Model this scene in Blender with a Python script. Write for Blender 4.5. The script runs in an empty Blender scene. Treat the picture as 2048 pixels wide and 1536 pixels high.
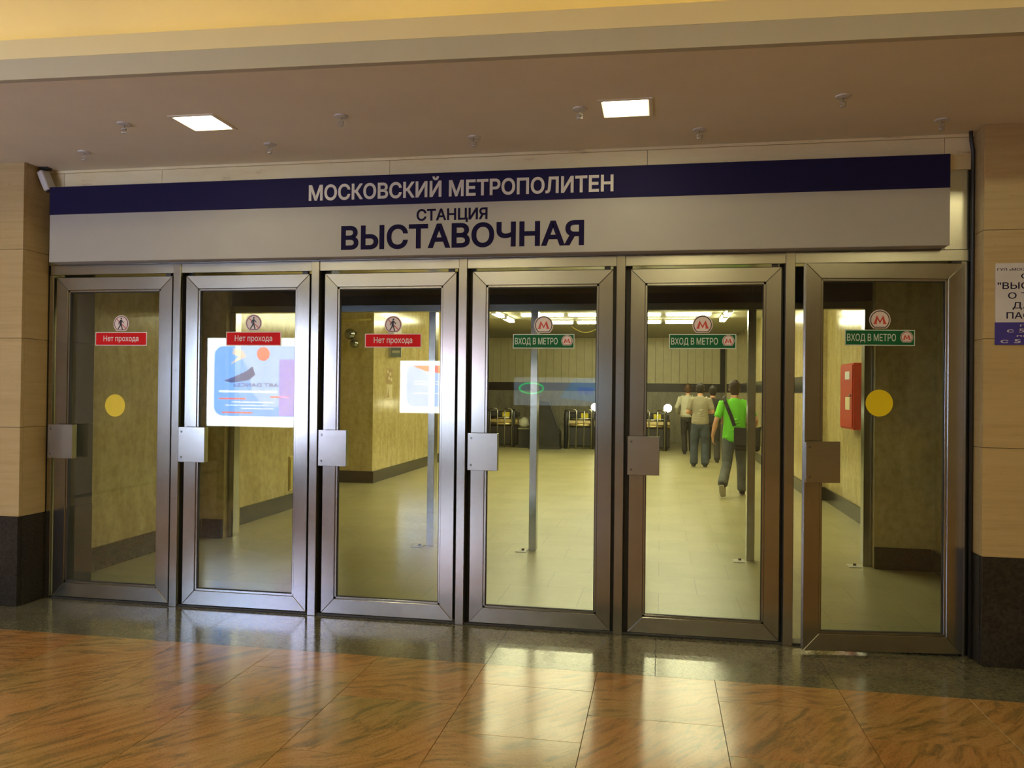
import bpy, bmesh, math, random
import numpy as np
from mathutils.geometry import delaunay_2d_cdt
from mathutils import Vector, Matrix
random.seed(7)
SC = bpy.context.scene
COL = SC.collection

# ------------------------------------------------------------------ camera, world, exposure
cam_data = bpy.data.cameras.new('camera')
cam_data.sensor_width = 36.0
cam_data.lens = 36.0 * 1642.17 / 2048.0
cam_data.clip_start = 0.05
cam = bpy.data.objects.new('camera', cam_data)
COL.objects.link(cam)
yaw, pitch, roll = 0.179038, 0.0082878, 0.0114017
fw = Vector((-math.sin(yaw) * math.cos(pitch), math.cos(yaw) * math.cos(pitch), math.sin(pitch)))
rt = Vector((math.cos(yaw), math.sin(yaw), 0))
up = rt.cross(fw)
rt2 = rt * math.cos(roll) + up * math.sin(roll)
up2 = up * math.cos(roll) - rt * math.sin(roll)
M3 = Matrix((rt2, up2, -fw)).transposed()
cam.matrix_world = Matrix.Translation((0, -5.478, 1.6)) @ M3.to_4x4()
SC.camera = cam

world = bpy.data.worlds.new('world')
SC.world = world
world.use_nodes = True
world.node_tree.nodes['Background'].inputs[0].default_value = (0.02, 0.018, 0.015, 1)
world.node_tree.nodes['Background'].inputs[1].default_value = 0.3

vs = SC.view_settings
vs.view_transform = 'Standard'
vs.look = 'None'
vs.gamma = 1
vs.use_curve_mapping = False
vs.exposure = 0.1
SC.cycles.max_bounces = 5
SC.cycles.diffuse_bounces = 3
SC.cycles.glossy_bounces = 4
SC.cycles.transparent_max_bounces = 16
SC.cycles.sample_clamp_indirect = 6.0
SC.cycles.adaptive_threshold = 0.1

TUBE_E = 34.0        # fluorescent tubes of the station
SQUARE_E = 20.0      # square downlights
COVE_E = 6.0        # warm tubes in the ceiling cove
LIGHTBOX_E = 14.0     # advertising lightboxes
FILL_E = 25.0        # fill lamps added on the hall ceiling, out of view

# ------------------------------------------------------------------ materials
MATS = {}
def new_mat(name):
    m = bpy.data.materials.new(name)
    m.use_nodes = True
    nt = m.node_tree
    b = nt.nodes['Principled BSDF']
    MATS[name] = m
    return m, nt, b
def N(nt, t, **kw):
    n = nt.nodes.new(t)
    for k, v in kw.items():
        setattr(n, k, v)
    return n
def L(nt, a, b): nt.links.new(a, b)
def coords(nt, scale=(1, 1, 1), rnd=False, rot=(0, 0, 0)):
    """object coordinates in metres (plus a random shift for each slab)"""
    g = N(nt, 'ShaderNodeNewGeometry')
    mp = N(nt, 'ShaderNodeMapping')
    mp.inputs['Scale'].default_value = scale
    mp.inputs['Rotation'].default_value = rot
    if rnd:
        oi = N(nt, 'ShaderNodeObjectInfo')
        mul = N(nt, 'ShaderNodeVectorMath', operation='SCALE')
        comb = N(nt, 'ShaderNodeCombineXYZ')
        L(nt, oi.outputs['Random'], comb.inputs[0]); L(nt, oi.outputs['Random'], comb.inputs[1]); L(nt, oi.outputs['Random'], comb.inputs[2])
        L(nt, comb.outputs[0], mul.inputs[0]); mul.inputs['Scale'].default_value = 37.0
        add = N(nt, 'ShaderNodeVectorMath', operation='ADD')
        L(nt, g.outputs['Position'], add.inputs[0]); L(nt, mul.outputs[0], add.inputs[1])
        L(nt, add.outputs[0], mp.inputs[0])
    else:
        L(nt, g.outputs['Position'], mp.inputs[0])
    return mp.outputs[0]
def noise(nt, vec, scale, detail=4, rough=0.55, dist=0.0):
    n = N(nt, 'ShaderNodeTexNoise')
    n.inputs['Scale'].default_value = scale; n.inputs['Detail'].default_value = detail
    n.inputs['Roughness'].default_value = rough; n.inputs['Distortion'].default_value = dist
    if vec is not None: L(nt, vec, n.inputs['Vector'])
    return n.outputs['Fac']
def ramp(nt, fac, stops):
    r = N(nt, 'ShaderNodeValToRGB')
    el = r.color_ramp.elements
    while len(el) < len(stops): el.new(0.5)
    for e, (p, c) in zip(el, stops):
        e.position = p; e.color = (*c, 1)
    L(nt, fac, r.inputs[0])
    return r.outputs[0]
def mixc(nt, a, b, fac, mode='MIX'):
    m = N(nt, 'ShaderNodeMix', data_type='RGBA', blend_type=mode)
    for sock, v in ((m.inputs['Factor'], fac), (m.inputs['A'], a), (m.inputs['B'], b)):
        if hasattr(v, 'links') or hasattr(v, 'is_linked'): L(nt, v, sock)
        elif isinstance(v, tuple): sock.default_value = (*v, 1)
        else: sock.default_value = v
    return m.outputs['Result']
def bump(nt, b, h, strength=0.1, dist=0.01):
    n = N(nt, 'ShaderNodeBump')
    n.inputs['Strength'].default_value = strength; n.inputs['Distance'].default_value = dist
    L(nt, h, n.inputs['Height']); L(nt, n.outputs[0], b.inputs['Normal'])
def plain(name, col, rough=0.5, metal=0.0, spec=0.5, mottle=0.06, mscale=6.0):
    m, nt, b = new_mat(name)
    v = coords(nt)
    f = noise(nt, v, mscale, 3)
    lo = tuple(max(0, c * (1 - mottle)) for c in col); hi = tuple(min(1, c * (1 + mottle)) for c in col)
    L(nt, ramp(nt, f, [(0.3, lo), (0.7, hi)]), b.inputs['Base Color'])
    b.inputs['Roughness'].default_value = rough; b.inputs['Metallic'].default_value = metal
    b.inputs['Specular IOR Level'].default_value = spec
    return m
def emis(name, col, strength):
    m, nt, b = new_mat(name)
    b.inputs['Base Color'].default_value = (*[min(1, c) for c in col], 1)
    b.inputs['Emission Color'].default_value = (*col, 1)
    b.inputs['Emission Strength'].default_value = strength
    return m

def granite_red():
    m, nt, b = new_mat('red_granite')
    v = coords(nt, (1.0, 1.0, 1.0), True, (0, 0, 0.0))
    warp = noise(nt, v, 1.6, 3, 0.5)
    vv = N(nt, 'ShaderNodeVectorMath', operation='MULTIPLY_ADD')
    c3 = N(nt, 'ShaderNodeCombineXYZ'); L(nt, warp, c3.inputs[0]); L(nt, warp, c3.inputs[1])
    L(nt, c3.outputs[0], vv.inputs[0]); vv.inputs[1].default_value = (0.55, 0.75, 0); L(nt, v, vv.inputs[2])
    rot = N(nt, 'ShaderNodeMapping')
    oi = N(nt, 'ShaderNodeObjectInfo'); mr = N(nt, 'ShaderNodeMapRange'); mr.inputs[3].default_value = -1.25; mr.inputs[4].default_value = -0.35
    L(nt, oi.outputs['Random'], mr.inputs[0]); c4 = N(nt, 'ShaderNodeCombineXYZ'); L(nt, mr.outputs[0], c4.inputs[2]); L(nt, c4.outputs[0], rot.inputs['Rotation'])
    L(nt, vv.outputs[0], rot.inputs[0])
    mp = N(nt, 'ShaderNodeMapping'); mp.inputs['Scale'].default_value = (2.0, 11.0, 1.0)
    L(nt, rot.outputs[0], mp.inputs[0])
    streak = noise(nt, mp.outputs[0], 2.0, 7, 0.62, 0.5)
    base = ramp(nt, streak, [(0.28, (0.15, 0.11, 0.05)), (0.41, (0.29, 0.18, 0.068)), (0.50, (0.41, 0.225, 0.080)), (0.60, (0.46, 0.27, 0.105)), (0.72, (0.43, 0.19, 0.072))])
    big = noise(nt, v, 0.9, 2)
    tint = ramp(nt, big, [(0.35, (1.0, 0.84, 0.70)), (0.5, (1.0, 0.97, 0.9)), (0.66, (0.82, 0.95, 0.85))])
    c1 = mixc(nt, base, tint, 1.0, 'MULTIPLY')
    speck = noise(nt, v, 90, 2, 0.7)
    c2 = mixc(nt, c1, ramp(nt, speck, [(0.36, (0.55, 0.5, 0.45)), (0.46, (1, 1, 1))]), 0.55, 'MULTIPLY')
    L(nt, c2, b.inputs['Base Color'])
    b.inputs['Roughness'].default_value = 0.17
    bump(nt, b, noise(nt, v, 5, 2), 0.02, 0.01)
    return m
def granite_dark(name, ca, cb, rough=0.22):
    m, nt, b = new_mat(name)
    v = coords(nt, (1, 1, 1), True)
    f = noise(nt, v, 60, 3, 0.7)
    f2 = noise(nt, v, 4, 3, 0.6)
    c = mixc(nt, ramp(nt, f, [(0.35, ca), (0.65, cb)]), ramp(nt, f2, [(0.3, (0.75, 0.75, 0.7)), (0.7, (1.1, 1.08, 1.0))]), 1.0, 'MULTIPLY')
    L(nt, c, b.inputs['Base Color'])
    b.inputs['Roughness'].default_value = rough
    return m
def travertine(name, ca, cb, cc, rough=0.33):
    m, nt, b = new_mat(name)
    v = coords(nt, (1, 1, 1), True)
    mp = N(nt, 'ShaderNodeMapping'); mp.inputs['Scale'].default_value = (0.9, 0.9, 14.0); L(nt, v, mp.inputs[0])
    f = noise(nt, mp.outputs[0], 2.2, 7, 0.62, 0.3)
    c = ramp(nt, f, [(0.3, ca), (0.5, cb), (0.72, cc)])
    pit = N(nt, 'ShaderNodeMapping'); pit.inputs['Scale'].default_value = (10, 10, 40); L(nt, v, pit.inputs[0])
    pf = noise(nt, pit.outputs[0], 3.0, 2, 0.6)
    c = mixc(nt, c, ramp(nt, pf, [(0.24, (0.45, 0.4, 0.32)), (0.30, (1, 1, 1))]), 0.7, 'MULTIPLY')
    L(nt, c, b.inputs['Base Color'])
    b.inputs['Roughness'].default_value = rough
    bump(nt, b, f, 0.02, 0.01)
    return m
def marble(name, ca, cb, cc, rough=0.14):
    m, nt, b = new_mat(name)
    v = coords(nt)
    mp = N(nt, 'ShaderNodeMapping'); mp.inputs['Scale'].default_value = (3.0, 3.0, 0.7); L(nt, v, mp.inputs[0])
    f = noise(nt, mp.outputs[0], 2.0, 7, 0.62, 0.6)
    f2 = noise(nt, v, 14, 5, 0.65)
    c = ramp(nt, f, [(0.3, ca), (0.5, cb), (0.72, cc)])
    c = mixc(nt, c, ramp(nt, f2, [(0.35, (0.8, 0.78, 0.72)), (0.6, (1.05, 1.05, 1.02))]), 0.8, 'MULTIPLY')
    L(nt, c, b.inputs['Base Color'])
    b.inputs['Roughness'].default_value = rough
    bump(nt, b, noise(nt, v, 2.5, 2), 0.10, 0.02)
    return m
def steel(name, col, rough=0.28, vert=True):
    m, nt, b = new_mat(name)
    v = coords(nt, (60, 60, 1.2) if vert else (1.2, 60, 60))
    f = noise(nt, v, 3.0, 4, 0.6)
    v2 = coords(nt)
    f2 = noise(nt, v2, 3.0, 4, 0.6)
    c = mixc(nt, ramp(nt, f, [(0.3, tuple(c * 0.9 for c in col)), (0.7, col)]), ramp(nt, f2, [(0.35, (0.93, 0.925, 0.92)), (0.65, (1, 1, 1))]), 1.0, 'MULTIPLY')
    L(nt, c, b.inputs['Base Color'])
    b.inputs['Metallic'].default_value = 1.0
    rr = ramp(nt, f2, [(0.3, (rough * 0.95,) * 3), (0.7, (rough * 1.06,) * 3)])
    L(nt, rr, b.inputs['Roughness'])
    return m
def glass():
    m = bpy.data.materials.new('door_glass'); m.use_nodes = True
    nt = m.node_tree; nt.nodes.clear()
    out = N(nt, 'ShaderNodeOutputMaterial')
    tr = N(nt, 'ShaderNodeBsdfTransparent'); tr.inputs[0].default_value = (0.95, 0.97, 0.94, 1)
    gl = N(nt, 'ShaderNodeBsdfGlossy'); gl.inputs['Roughness'].default_value = 0.012
    fr = N(nt, 'ShaderNodeFresnel'); fr.inputs['IOR'].default_value = 1.52
    mx = N(nt, 'ShaderNodeMixShader')
    L(nt, fr.outputs[0], mx.inputs[0]); L(nt, tr.outputs[0], mx.inputs[1]); L(nt, gl.outputs[0], mx.inputs[2])
    df = N(nt, 'ShaderNodeBsdfDiffuse'); df.inputs[0].default_value = (0.7, 0.7, 0.66, 1)
    v = coords(nt)
    sm = noise(nt, v, 2.4, 5, 0.6, 0.4)
    r = N(nt, 'ShaderNodeMapRange'); r.inputs[1].default_value = 0.4; r.inputs[2].default_value = 0.8
    r.inputs[3].default_value = 0.0; r.inputs[4].default_value = 0.014
    L(nt, sm, r.inputs[0])
    mx2 = N(nt, 'ShaderNodeMixShader')
    L(nt, r.outputs[0], mx2.inputs[0]); L(nt, mx.outputs[0], mx2.inputs[1]); L(nt, df.outputs[0], mx2.inputs[2])
    L(nt, mx2.outputs[0], out.inputs[0])
    MATS['door_glass'] = m
    return m
def station_floor():
    m, nt, b = new_mat('station_floor')
    v = coords(nt)
    br = N(nt, 'ShaderNodeTexBrick'); br.offset = 0.5
    br.inputs['Scale'].default_value = 1.0; br.inputs['Mortar Size'].default_value = 0.003
    br.inputs['Brick Width'].default_value = 0.6; br.inputs['Row Height'].default_value = 0.6
    br.inputs['Color1'].default_value = (0.43, 0.405, 0.215, 1); br.inputs['Color2'].default_value = (0.47, 0.44, 0.24, 1); br.inputs['Mortar'].default_value = (0.3, 0.285, 0.21, 1)
    L(nt, v, br.inputs['Vector'])
    f = noise(nt, v, 45, 3, 0.7)
    f2 = noise(nt, v, 1.3, 4, 0.6)
    c = mixc(nt, br.outputs[0], ramp(nt, f, [(0.35, (0.86, 0.85, 0.82)), (0.65, (1.05, 1.05, 1.05))]), 0.8, 'MULTIPLY')
    c = mixc(nt, c, ramp(nt, f2, [(0.35, (0.84, 0.82, 0.78)), (0.6, (1, 1, 1))]), 0.9, 'MULTIPLY')
    L(nt, c, b.inputs['Base Color'])
    b.inputs['Roughness'].default_value = 0.34
    return m
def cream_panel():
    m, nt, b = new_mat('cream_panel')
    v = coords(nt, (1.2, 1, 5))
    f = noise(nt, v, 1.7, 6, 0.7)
    c = ramp(nt, f, [(0.30, (0.50, 0.38, 0.19)), (0.40, (0.90, 0.76, 0.42)), (0.6, (0.95, 0.83, 0.50))])  # stained cream, lightened and yellowed to carry the glow on the strip
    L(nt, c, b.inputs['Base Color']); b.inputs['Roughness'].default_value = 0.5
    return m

granite_red(); glass(); station_floor(); cream_panel()
granite_dark('grey_granite', (0.085, 0.08, 0.054), (0.19, 0.18, 0.122), 0.14)
granite_dark('black_granite', (0.012, 0.011, 0.010), (0.045, 0.04, 0.034), 0.3)
granite_dark('band_granite', (0.018, 0.018, 0.015), (0.05, 0.047, 0.04), 0.2)
travertine('travertine', (0.46, 0.335, 0.145), (0.52, 0.385, 0.175), (0.56, 0.425, 0.205))
marble('station_marble', (0.52, 0.41, 0.17), (0.62, 0.51, 0.24), (0.71, 0.60, 0.32))
marble('grey_marble', (0.20, 0.19, 0.13), (0.30, 0.28, 0.20), (0.38, 0.36, 0.26), 0.3)
steel('steel', (0.47, 0.465, 0.425), 0.20)
steel('steel_plain', (0.50, 0.495, 0.45), 0.24, False)
steel('brass_steel', (0.85, 0.70, 0.36), 0.35, False)
plain('dark_gap', (0.02, 0.018, 0.016), 0.6)
plain('dark_metal', (0.035, 0.033, 0.03), 0.35, 0.0)
plain('soffit_paint', (0.86, 0.785, 0.61), 0.75, mottle=0.03, mscale=2)
plain('cove_paint', (0.86, 0.73, 0.36), 0.8, mottle=0.02, mscale=2)
plain('band_paint', (0.54, 0.505, 0.375), 0.7, mottle=0.02, mscale=2)  # beige darkened to carry the shade on the fascia
plain('fascia_paint', (0.94, 0.83, 0.50), 0.6, mottle=0.02, mscale=2)  # cream lightened to carry the cove glow on the lip
plain('hall_wall', (0.36, 0.29, 0.19), 0.5)
plain('grout', (0.05, 0.04, 0.03), 0.9)
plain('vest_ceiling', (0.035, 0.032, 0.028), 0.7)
plain('station_ceiling', (0.42, 0.40, 0.28), 0.6)
plain('wall_panel', (0.68, 0.62, 0.36), 0.35)
plain('sign_white', (0.42, 0.405, 0.345), 0.6, mottle=0.02)
plain('sign_blue', (0.012, 0.010, 0.055), 0.7, spec=0.2, mottle=0.05)
plain('letter_white', (0.66, 0.63, 0.56), 0.45)
plain('letter_blue', (0.013, 0.010, 0.042), 0.8, spec=0.1)
plain('sticker_red', (0.66, 0.010, 0.010), 0.6, spec=0.15, mottle=0.04)
plain('sticker_pink', (0.76, 0.64, 0.57), 0.45)
plain('sticker_black', (0.02, 0.015, 0.018), 0.4)
plain('sticker_maroon', (0.16, 0.02, 0.02), 0.4)
plain('sticker_green', (0.012, 0.13, 0.045), 0.6, spec=0.15)
plain('sticker_mint', (0.58, 0.68, 0.55), 0.45)
plain('logo_red', (0.60, 0.06, 0.035), 0.4)
plain('dot_yellow', (0.82, 0.62, 0.006), 0.45, mottle=0.03)
plain('notice_white', (0.66, 0.64, 0.66), 0.5)
plain('notice_blue', (0.045, 0.03, 0.30), 0.4)
plain('white_plastic', (0.66, 0.64, 0.58), 0.4)
plain('dark_plastic', (0.03, 0.03, 0.03), 0.3)
plain('chrome_dark', (0.35, 0.36, 0.36), 0.15, 1.0)
plain('fire_red', (0.50, 0.035, 0.015), 0.35)
plain('access_yellow', (0.66, 0.55, 0.16), 0.5)
plain('yellow_sticker', (0.80, 0.66, 0.03), 0.5)
plain('cable_yellow', (0.65, 0.52, 0.12), 0.5)
plain('poster_brown', (0.40, 0.27, 0.12), 0.5)
plain('poster_cream', (0.72, 0.62, 0.38), 0.5)
plain('plate_grey', (0.22, 0.27, 0.30), 0.4)
plain('white_sheet', (0.70, 0.70, 0.60), 0.6)
plain('skin', (0.55, 0.29, 0.17), 0.5)
plain('hair_brown', (0.075, 0.04, 0.02), 0.6, mottle=0.3, mscale=60)
plain('hair_dark', (0.035, 0.020, 0.011), 0.7, mottle=0.3, mscale=60)
plain('hair_black', (0.016, 0.012, 0.01), 0.6, mottle=0.3, mscale=60)
plain('shirt_green', (0.16, 0.62, 0.035), 0.8)
plain('shirt_grey', (0.30, 0.27, 0.19), 0.85)
plain('shirt_white', (0.46, 0.44, 0.34), 0.8)
plain('cloth_black', (0.018, 0.016, 0.016), 0.8)
plain('cloth_dark', (0.035, 0.034, 0.032), 0.8)
plain('denim_grey', (0.11, 0.12, 0.12), 0.85, mottle=0.25, mscale=9)
plain('denim_blue', (0.05, 0.065, 0.085), 0.85, mottle=0.25, mscale=9)
plain('shoe_light', (0.45, 0.42, 0.34), 0.6)
plain('eye_white', (0.7, 0.68, 0.62), 0.3)
emis('tube_light', (1.0, 0.95, 0.60), TUBE_E)
emis('square_light', (1.0, 0.88, 0.54), SQUARE_E)
emis('cove_light', (1.0, 0.72, 0.18), COVE_E)
emis('panel_light', (1.0, 0.87, 0.45), FILL_E)
emis('globe_light', (1.0, 0.93, 0.62), 14.0)
emis('lightbox_white', (0.86, 0.93, 1.0), LIGHTBOX_E)
emis('lightbox_blue', (0.22, 0.46, 1.0), LIGHTBOX_E)
emis('lightbox_pale', (0.42, 0.60, 1.0), LIGHTBOX_E)
emis('lightbox_red', (0.9, 0.22, 0.22), LIGHTBOX_E)
emis('lightbox_violet', (0.42, 0.34, 0.9), LIGHTBOX_E)
emis('lightbox_navy', (0.10, 0.13, 0.35), LIGHTBOX_E)
emis('lightbox_skin', (0.75, 0.62, 0.58), LIGHTBOX_E)
emis('lightbox_dim', (0.10, 0.24, 0.42), LIGHTBOX_E * 0.42)
emis('lightbox_dim_grey', (0.16, 0.19, 0.22), LIGHTBOX_E * 0.42)
emis('lightbox_dim_blue', (0.04, 0.16, 0.55), LIGHTBOX_E * 0.42)
emis('neon_green', (0.05, 0.9, 0.25), LIGHTBOX_E * 0.45)

# ------------------------------------------------------------------ mesh helpers
def me_obj(name, verts, faces, mats, parent=None, loc=(0, 0, 0), smooth=False, fm=None):
    me = bpy.data.meshes.new(name)
    me.from_pydata([tuple(v) for v in verts], [], faces)
    if isinstance(mats, str): mats = [mats]
    for m in mats: me.materials.append(MATS[m])
    if fm:
        for p, i in zip(me.polygons, fm): p.material_index = i
    if smooth:
        for p in me.polygons: p.use_smooth = True
    me.update()
    o = bpy.data.objects.new(name, me)
    COL.objects.link(o)
    o.location = loc
    if parent is not None: o.parent = parent
    return o
def bm_obj(name, bm, mats, parent=None, loc=(0, 0, 0), smooth=False):
    me = bpy.data.meshes.new(name)
    bm.normal_update()
    bm.to_mesh(me); bm.free()
    if isinstance(mats, str): mats = [mats]
    for m in mats: me.materials.append(MATS[m])
    if smooth:
        for p in me.polygons: p.use_smooth = True
    o = bpy.data.objects.new(name, me)
    COL.objects.link(o)
    o.location = loc
    if parent is not None: o.parent = parent
    return o
def add_box(bm, x0, x1, y0, y1, z0, z1, bev=0.0, mi=0):
    x0, x1 = min(x0, x1), max(x0, x1); y0, y1 = min(y0, y1), max(y0, y1); z0, z1 = min(z0, z1), max(z0, z1)
    vs_ = [bm.verts.new(c) for c in ((x0, y0, z0), (x1, y0, z0), (x1, y1, z0), (x0, y1, z0), (x0, y0, z1), (x1, y0, z1), (x1, y1, z1), (x0, y1, z1))]
    fs = [bm.faces.new([vs_[i] for i in f]) for f in ((0, 3, 2, 1), (4, 5, 6, 7), (0, 1, 5, 4), (1, 2, 6, 5), (2, 3, 7, 6), (3, 0, 4, 7))]
    for f in fs: f.material_index = mi
    if bev > 0:
        es = list({e for f in fs for e in f.edges})
        r = bmesh.ops.bevel(bm, geom=es, offset=bev, segments=1, affect='EDGES', profile=0.5)
        for f in r['faces']: f.material_index = mi
def box(name, x0, x1, y0, y1, z0, z1, mat, parent=None, bev=0.0, loc=(0, 0, 0)):
    bm = bmesh.new()
    add_box(bm, x0, x1, y0, y1, z0, z1, bev)
    return bm_obj(name, bm, mat, parent, loc)
def add_prism(bm, pts, y0, y1, mi=0):
    """polygon in X/Z, extruded along Y from y0 (front) to y1"""
    n = len(pts)
    a = [bm.verts.new((x, y0, z)) for x, z in pts]
    b = [bm.verts.new((x, y1, z)) for x, z in pts]
    f1 = bm.faces.new(a); f2 = bm.faces.new(b[::-1])
    f1.material_index = f2.material_index = mi
    for i in range(n):
        f = bm.faces.new((a[i], b[i], b[(i + 1) % n], a[(i + 1) % n])); f.material_index = mi
def fix(bm):
    bmesh.ops.recalc_face_normals(bm, faces=bm.faces[:])
def add_tube(bm, pts, r, seg=8, mi=0, cap=True):
    pts = [Vector(p) for p in pts]
    rs = r if isinstance(r, (list, tuple)) else [r] * len(pts)
    rings = []
    ref = Vector((0, 0, 1))
    for i, p in enumerate(pts):
        d = (pts[min(i + 1, len(pts) - 1)] - pts[max(i - 1, 0)]).normalized()
        if abs(d.dot(ref)) > 0.95: rf = Vector((1, 0, 0))
        else: rf = ref
        a = d.cross(rf).normalized(); b = d.cross(a)
        rings.append([bm.verts.new(p + (a * math.cos(2 * math.pi * k / seg) + b * math.sin(2 * math.pi * k / seg)) * rs[i]) for k in range(seg)])
    fs = []
    for i in range(len(rings) - 1):
        for k in range(seg):
            fs.append(bm.faces.new((rings[i][k], rings[i][(k + 1) % seg], rings[i + 1][(k + 1) % seg], rings[i + 1][k])))
    if cap:
        fs.append(bm.faces.new(rings[0][::-1])); fs.append(bm.faces.new(rings[-1]))
    for f in fs: f.material_index = mi
def tube(name, pts, r, mat, parent=None, seg=8, smooth=True, loc=(0, 0, 0)):
    bm = bmesh.new(); add_tube(bm, pts, r, seg); fix(bm)
    return bm_obj(name, bm, mat, parent, loc, smooth)
def disc_pts(cx, cz, r, n=40, flat=None):
    """circle outline, the bottom cut flat at -flat*r"""
    out = []
    for k in range(n):
        a = 2 * math.pi * k / n + math.pi / 2
        z = math.sin(a) * r
        if flat is not None and z < -flat * r: continue
        out.append((cx + math.cos(a) * r, cz + z))
    if flat is not None:
        xx = math.sqrt(max(0, 1 - flat * flat)) * r
        out = [p for p in out]
        # insert the flat corners in order
        li = [i for i in range(len(out)) if out[i][0] < cx]
        res = out[:max(li) + 1] + [(cx - xx, cz - flat * r), (cx + xx, cz - flat * r)] + out[max(li) + 1:]
        out = res
    return out
def rect_pts(x0, x1, z0, z1): return [(x0, z0), (x1, z0), (x1, z1), (x0, z1)]
def line_pts(a, b, w):
    a = Vector(a); b = Vector(b); d = (b - a).normalized(); n = Vector((-d.y, d.x)) * w / 2
    return [tuple(a + n), tuple(a - n), tuple(b - n), tuple(b + n)]
def layers(name, items, mats, parent=None, y=0.0, step=0.0006):
    """flat printed artwork: a stack of thin prisms, the later ones in front. items: (pts, level, material index)"""
    bm = bmesh.new()
    for pts, lev, mi in items:
        add_prism(bm, pts, y - step * (lev + 1), y - step * lev + (0 if lev else 0), mi)
    fix(bm)
    return bm_obj(name, bm, mats, parent)

def fill_outline(me0):
    """fill letter outlines by the non-zero rule, so that overlapping strokes of a letter unite"""
    co = [Vector((v.co.x, v.co.y)) for v in me0.vertices]
    ed = [tuple(e.vertices) for e in me0.edges]
    nxt = {}
    for a, b in ed:
        nxt.setdefault(a, []).append(b); nxt.setdefault(b, []).append(a)
    seen, loops = set(), []
    for st in sorted(nxt):
        if st in seen: continue
        loop = [st]; seen.add(st); cur = st
        first = st + 1 if st + 1 in nxt[st] else nxt[st][0]
        cand = first
        while cand is not None and cand not in seen:
            loop.append(cand); seen.add(cand); cur = cand
            cand = next((q for q in nxt[cur] if q not in seen), None)
        loops.append(loop)
    dirs = [(l[i], l[(i + 1) % len(l)]) for l in loops for i in range(len(l))]
    vo, eo, fo = delaunay_2d_cdt(co, ed, [], 0, 1e-6)[:3]
    V2 = np.array([tuple(v) for v in vo])
    F = np.array([tuple(f) for f in fo])
    C = V2[F].mean(axis=1)
    A = np.array([tuple(co[a]) for a, b in dirs]); B = np.array([tuple(co[b]) for a, b in dirs])
    wn = np.zeros(len(C), int)
    for k in range(len(A)):
        ax, ay = A[k]; bx, by = B[k]
        side = (bx - ax) * (C[:, 1] - ay) - (C[:, 0] - ax) * (by - ay)
        wn += ((ay <= C[:, 1]) & (by > C[:, 1]) & (side > 0)).astype(int)
        wn -= ((ay > C[:, 1]) & (by <= C[:, 1]) & (side < 0)).astype(int)
    keep = F[wn != 0]
    me = bpy.data.meshes.new('lettering')
    me.from_pydata([(x, y, 0.0) for x, y in V2], [], [tuple(int(i) for i in f) for f in keep])
    bm = bmesh.new(); bm.from_mesh(me)
    bmesh.ops.delete(bm, geom=[v for v in bm.verts if not v.link_faces], context='VERTS')
    bm.to_mesh(me); bm.free()
    return me
def embolden(me, d):
    """push the outline of flat lettering outwards by d"""
    bm = bmesh.new(); bm.from_mesh(me)
    bmesh.ops.remove_doubles(bm, verts=bm.verts[:], dist=1e-5)
    move = {}
    for e in bm.edges:
        if len(e.link_faces) != 1: continue
        f = e.link_faces[0]
        a, b = e.verts
        t = (b.co - a.co).normalized(); n = Vector((t.y, -t.x, 0))
        if n.dot(f.calc_center_median() - a.co) > 0: n = -n
        for v in (a, b): move.setdefault(v, []).append(n)
    for v, ns in move.items():
        m = sum(ns, Vector()) / len(ns)
        if m.length < 0.3: continue
        q = m.normalized() * min(1.6, 1 / m.length)
        v.co += q * d
    bm.to_mesh(me); bm.free()
def text_mesh(name, body, mat, parent, x0, x1, zbase, cap, y, bold=0.0, depth=0.002, mirror=False, axis='XZ'):
    """lettering standing in the X/Z plane, fitted between x0 and x1, capitals CAP high"""
    c = bpy.data.curves.new(name, 'FONT')
    c.body = body; c.resolution_u = 3; c.dimensions = '2D'; c.fill_mode = 'NONE'
    t = bpy.data.objects.new(name, c); COL.objects.link(t)
    dg = bpy.context.evaluated_depsgraph_get()
    me0 = bpy.data.meshes.new_from_object(t.evaluated_get(dg))
    bpy.data.objects.remove(t); bpy.data.curves.remove(c)
    me = fill_outline(me0)
    bpy.data.meshes.remove(me0)
    me.name = name
    if bold: embolden(me, bold)
    xs = [v.co.x for v in me.vertices]
    lo, hi = min(xs), max(xs)
    sx = (x1 - x0) / (hi - lo); sz = cap / 0.728
    for v in me.vertices:
        v.co = Vector((x0 + (v.co.x - lo) * sx, y, zbase + v.co.y * sz))
    bm = bmesh.new(); bm.from_mesh(me)
    r = bmesh.ops.extrude_face_region(bm, geom=bm.faces[:])
    for g in r['geom']:
        if isinstance(g, bmesh.types.BMVert): g.co.y -= depth
    fix(bm); bm.to_mesh(me); bm.free()
    me.materials.clear(); me.materials.append(MATS[mat])
    for p in me.polygons: p.material_index = 0
    o = bpy.data.objects.new(name, me); COL.objects.link(o)
    if parent is not None: o.parent = parent
    return o

def tag(o, label, cat, group=None, kind=None):
    o['label'] = label; o['category'] = cat
    if group: o['group'] = group
    if kind: o['kind'] = kind
    return o
def empty(name, loc=(0, 0, 0), rz=0.0):
    o = bpy.data.objects.new(name, None); COL.objects.link(o)
    o.location = loc; o.rotation_euler = (0, 0, rz); o.empty_display_size = 0.1
    return o
def S(o, label, cat): return tag(o, label, cat, kind='structure')
def copy_tree(o, parent=None):
    c = o.copy(); COL.objects.link(c); c.parent = parent
    for ch in list(o.children):
        copy_tree(ch, c)
    return c

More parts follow.
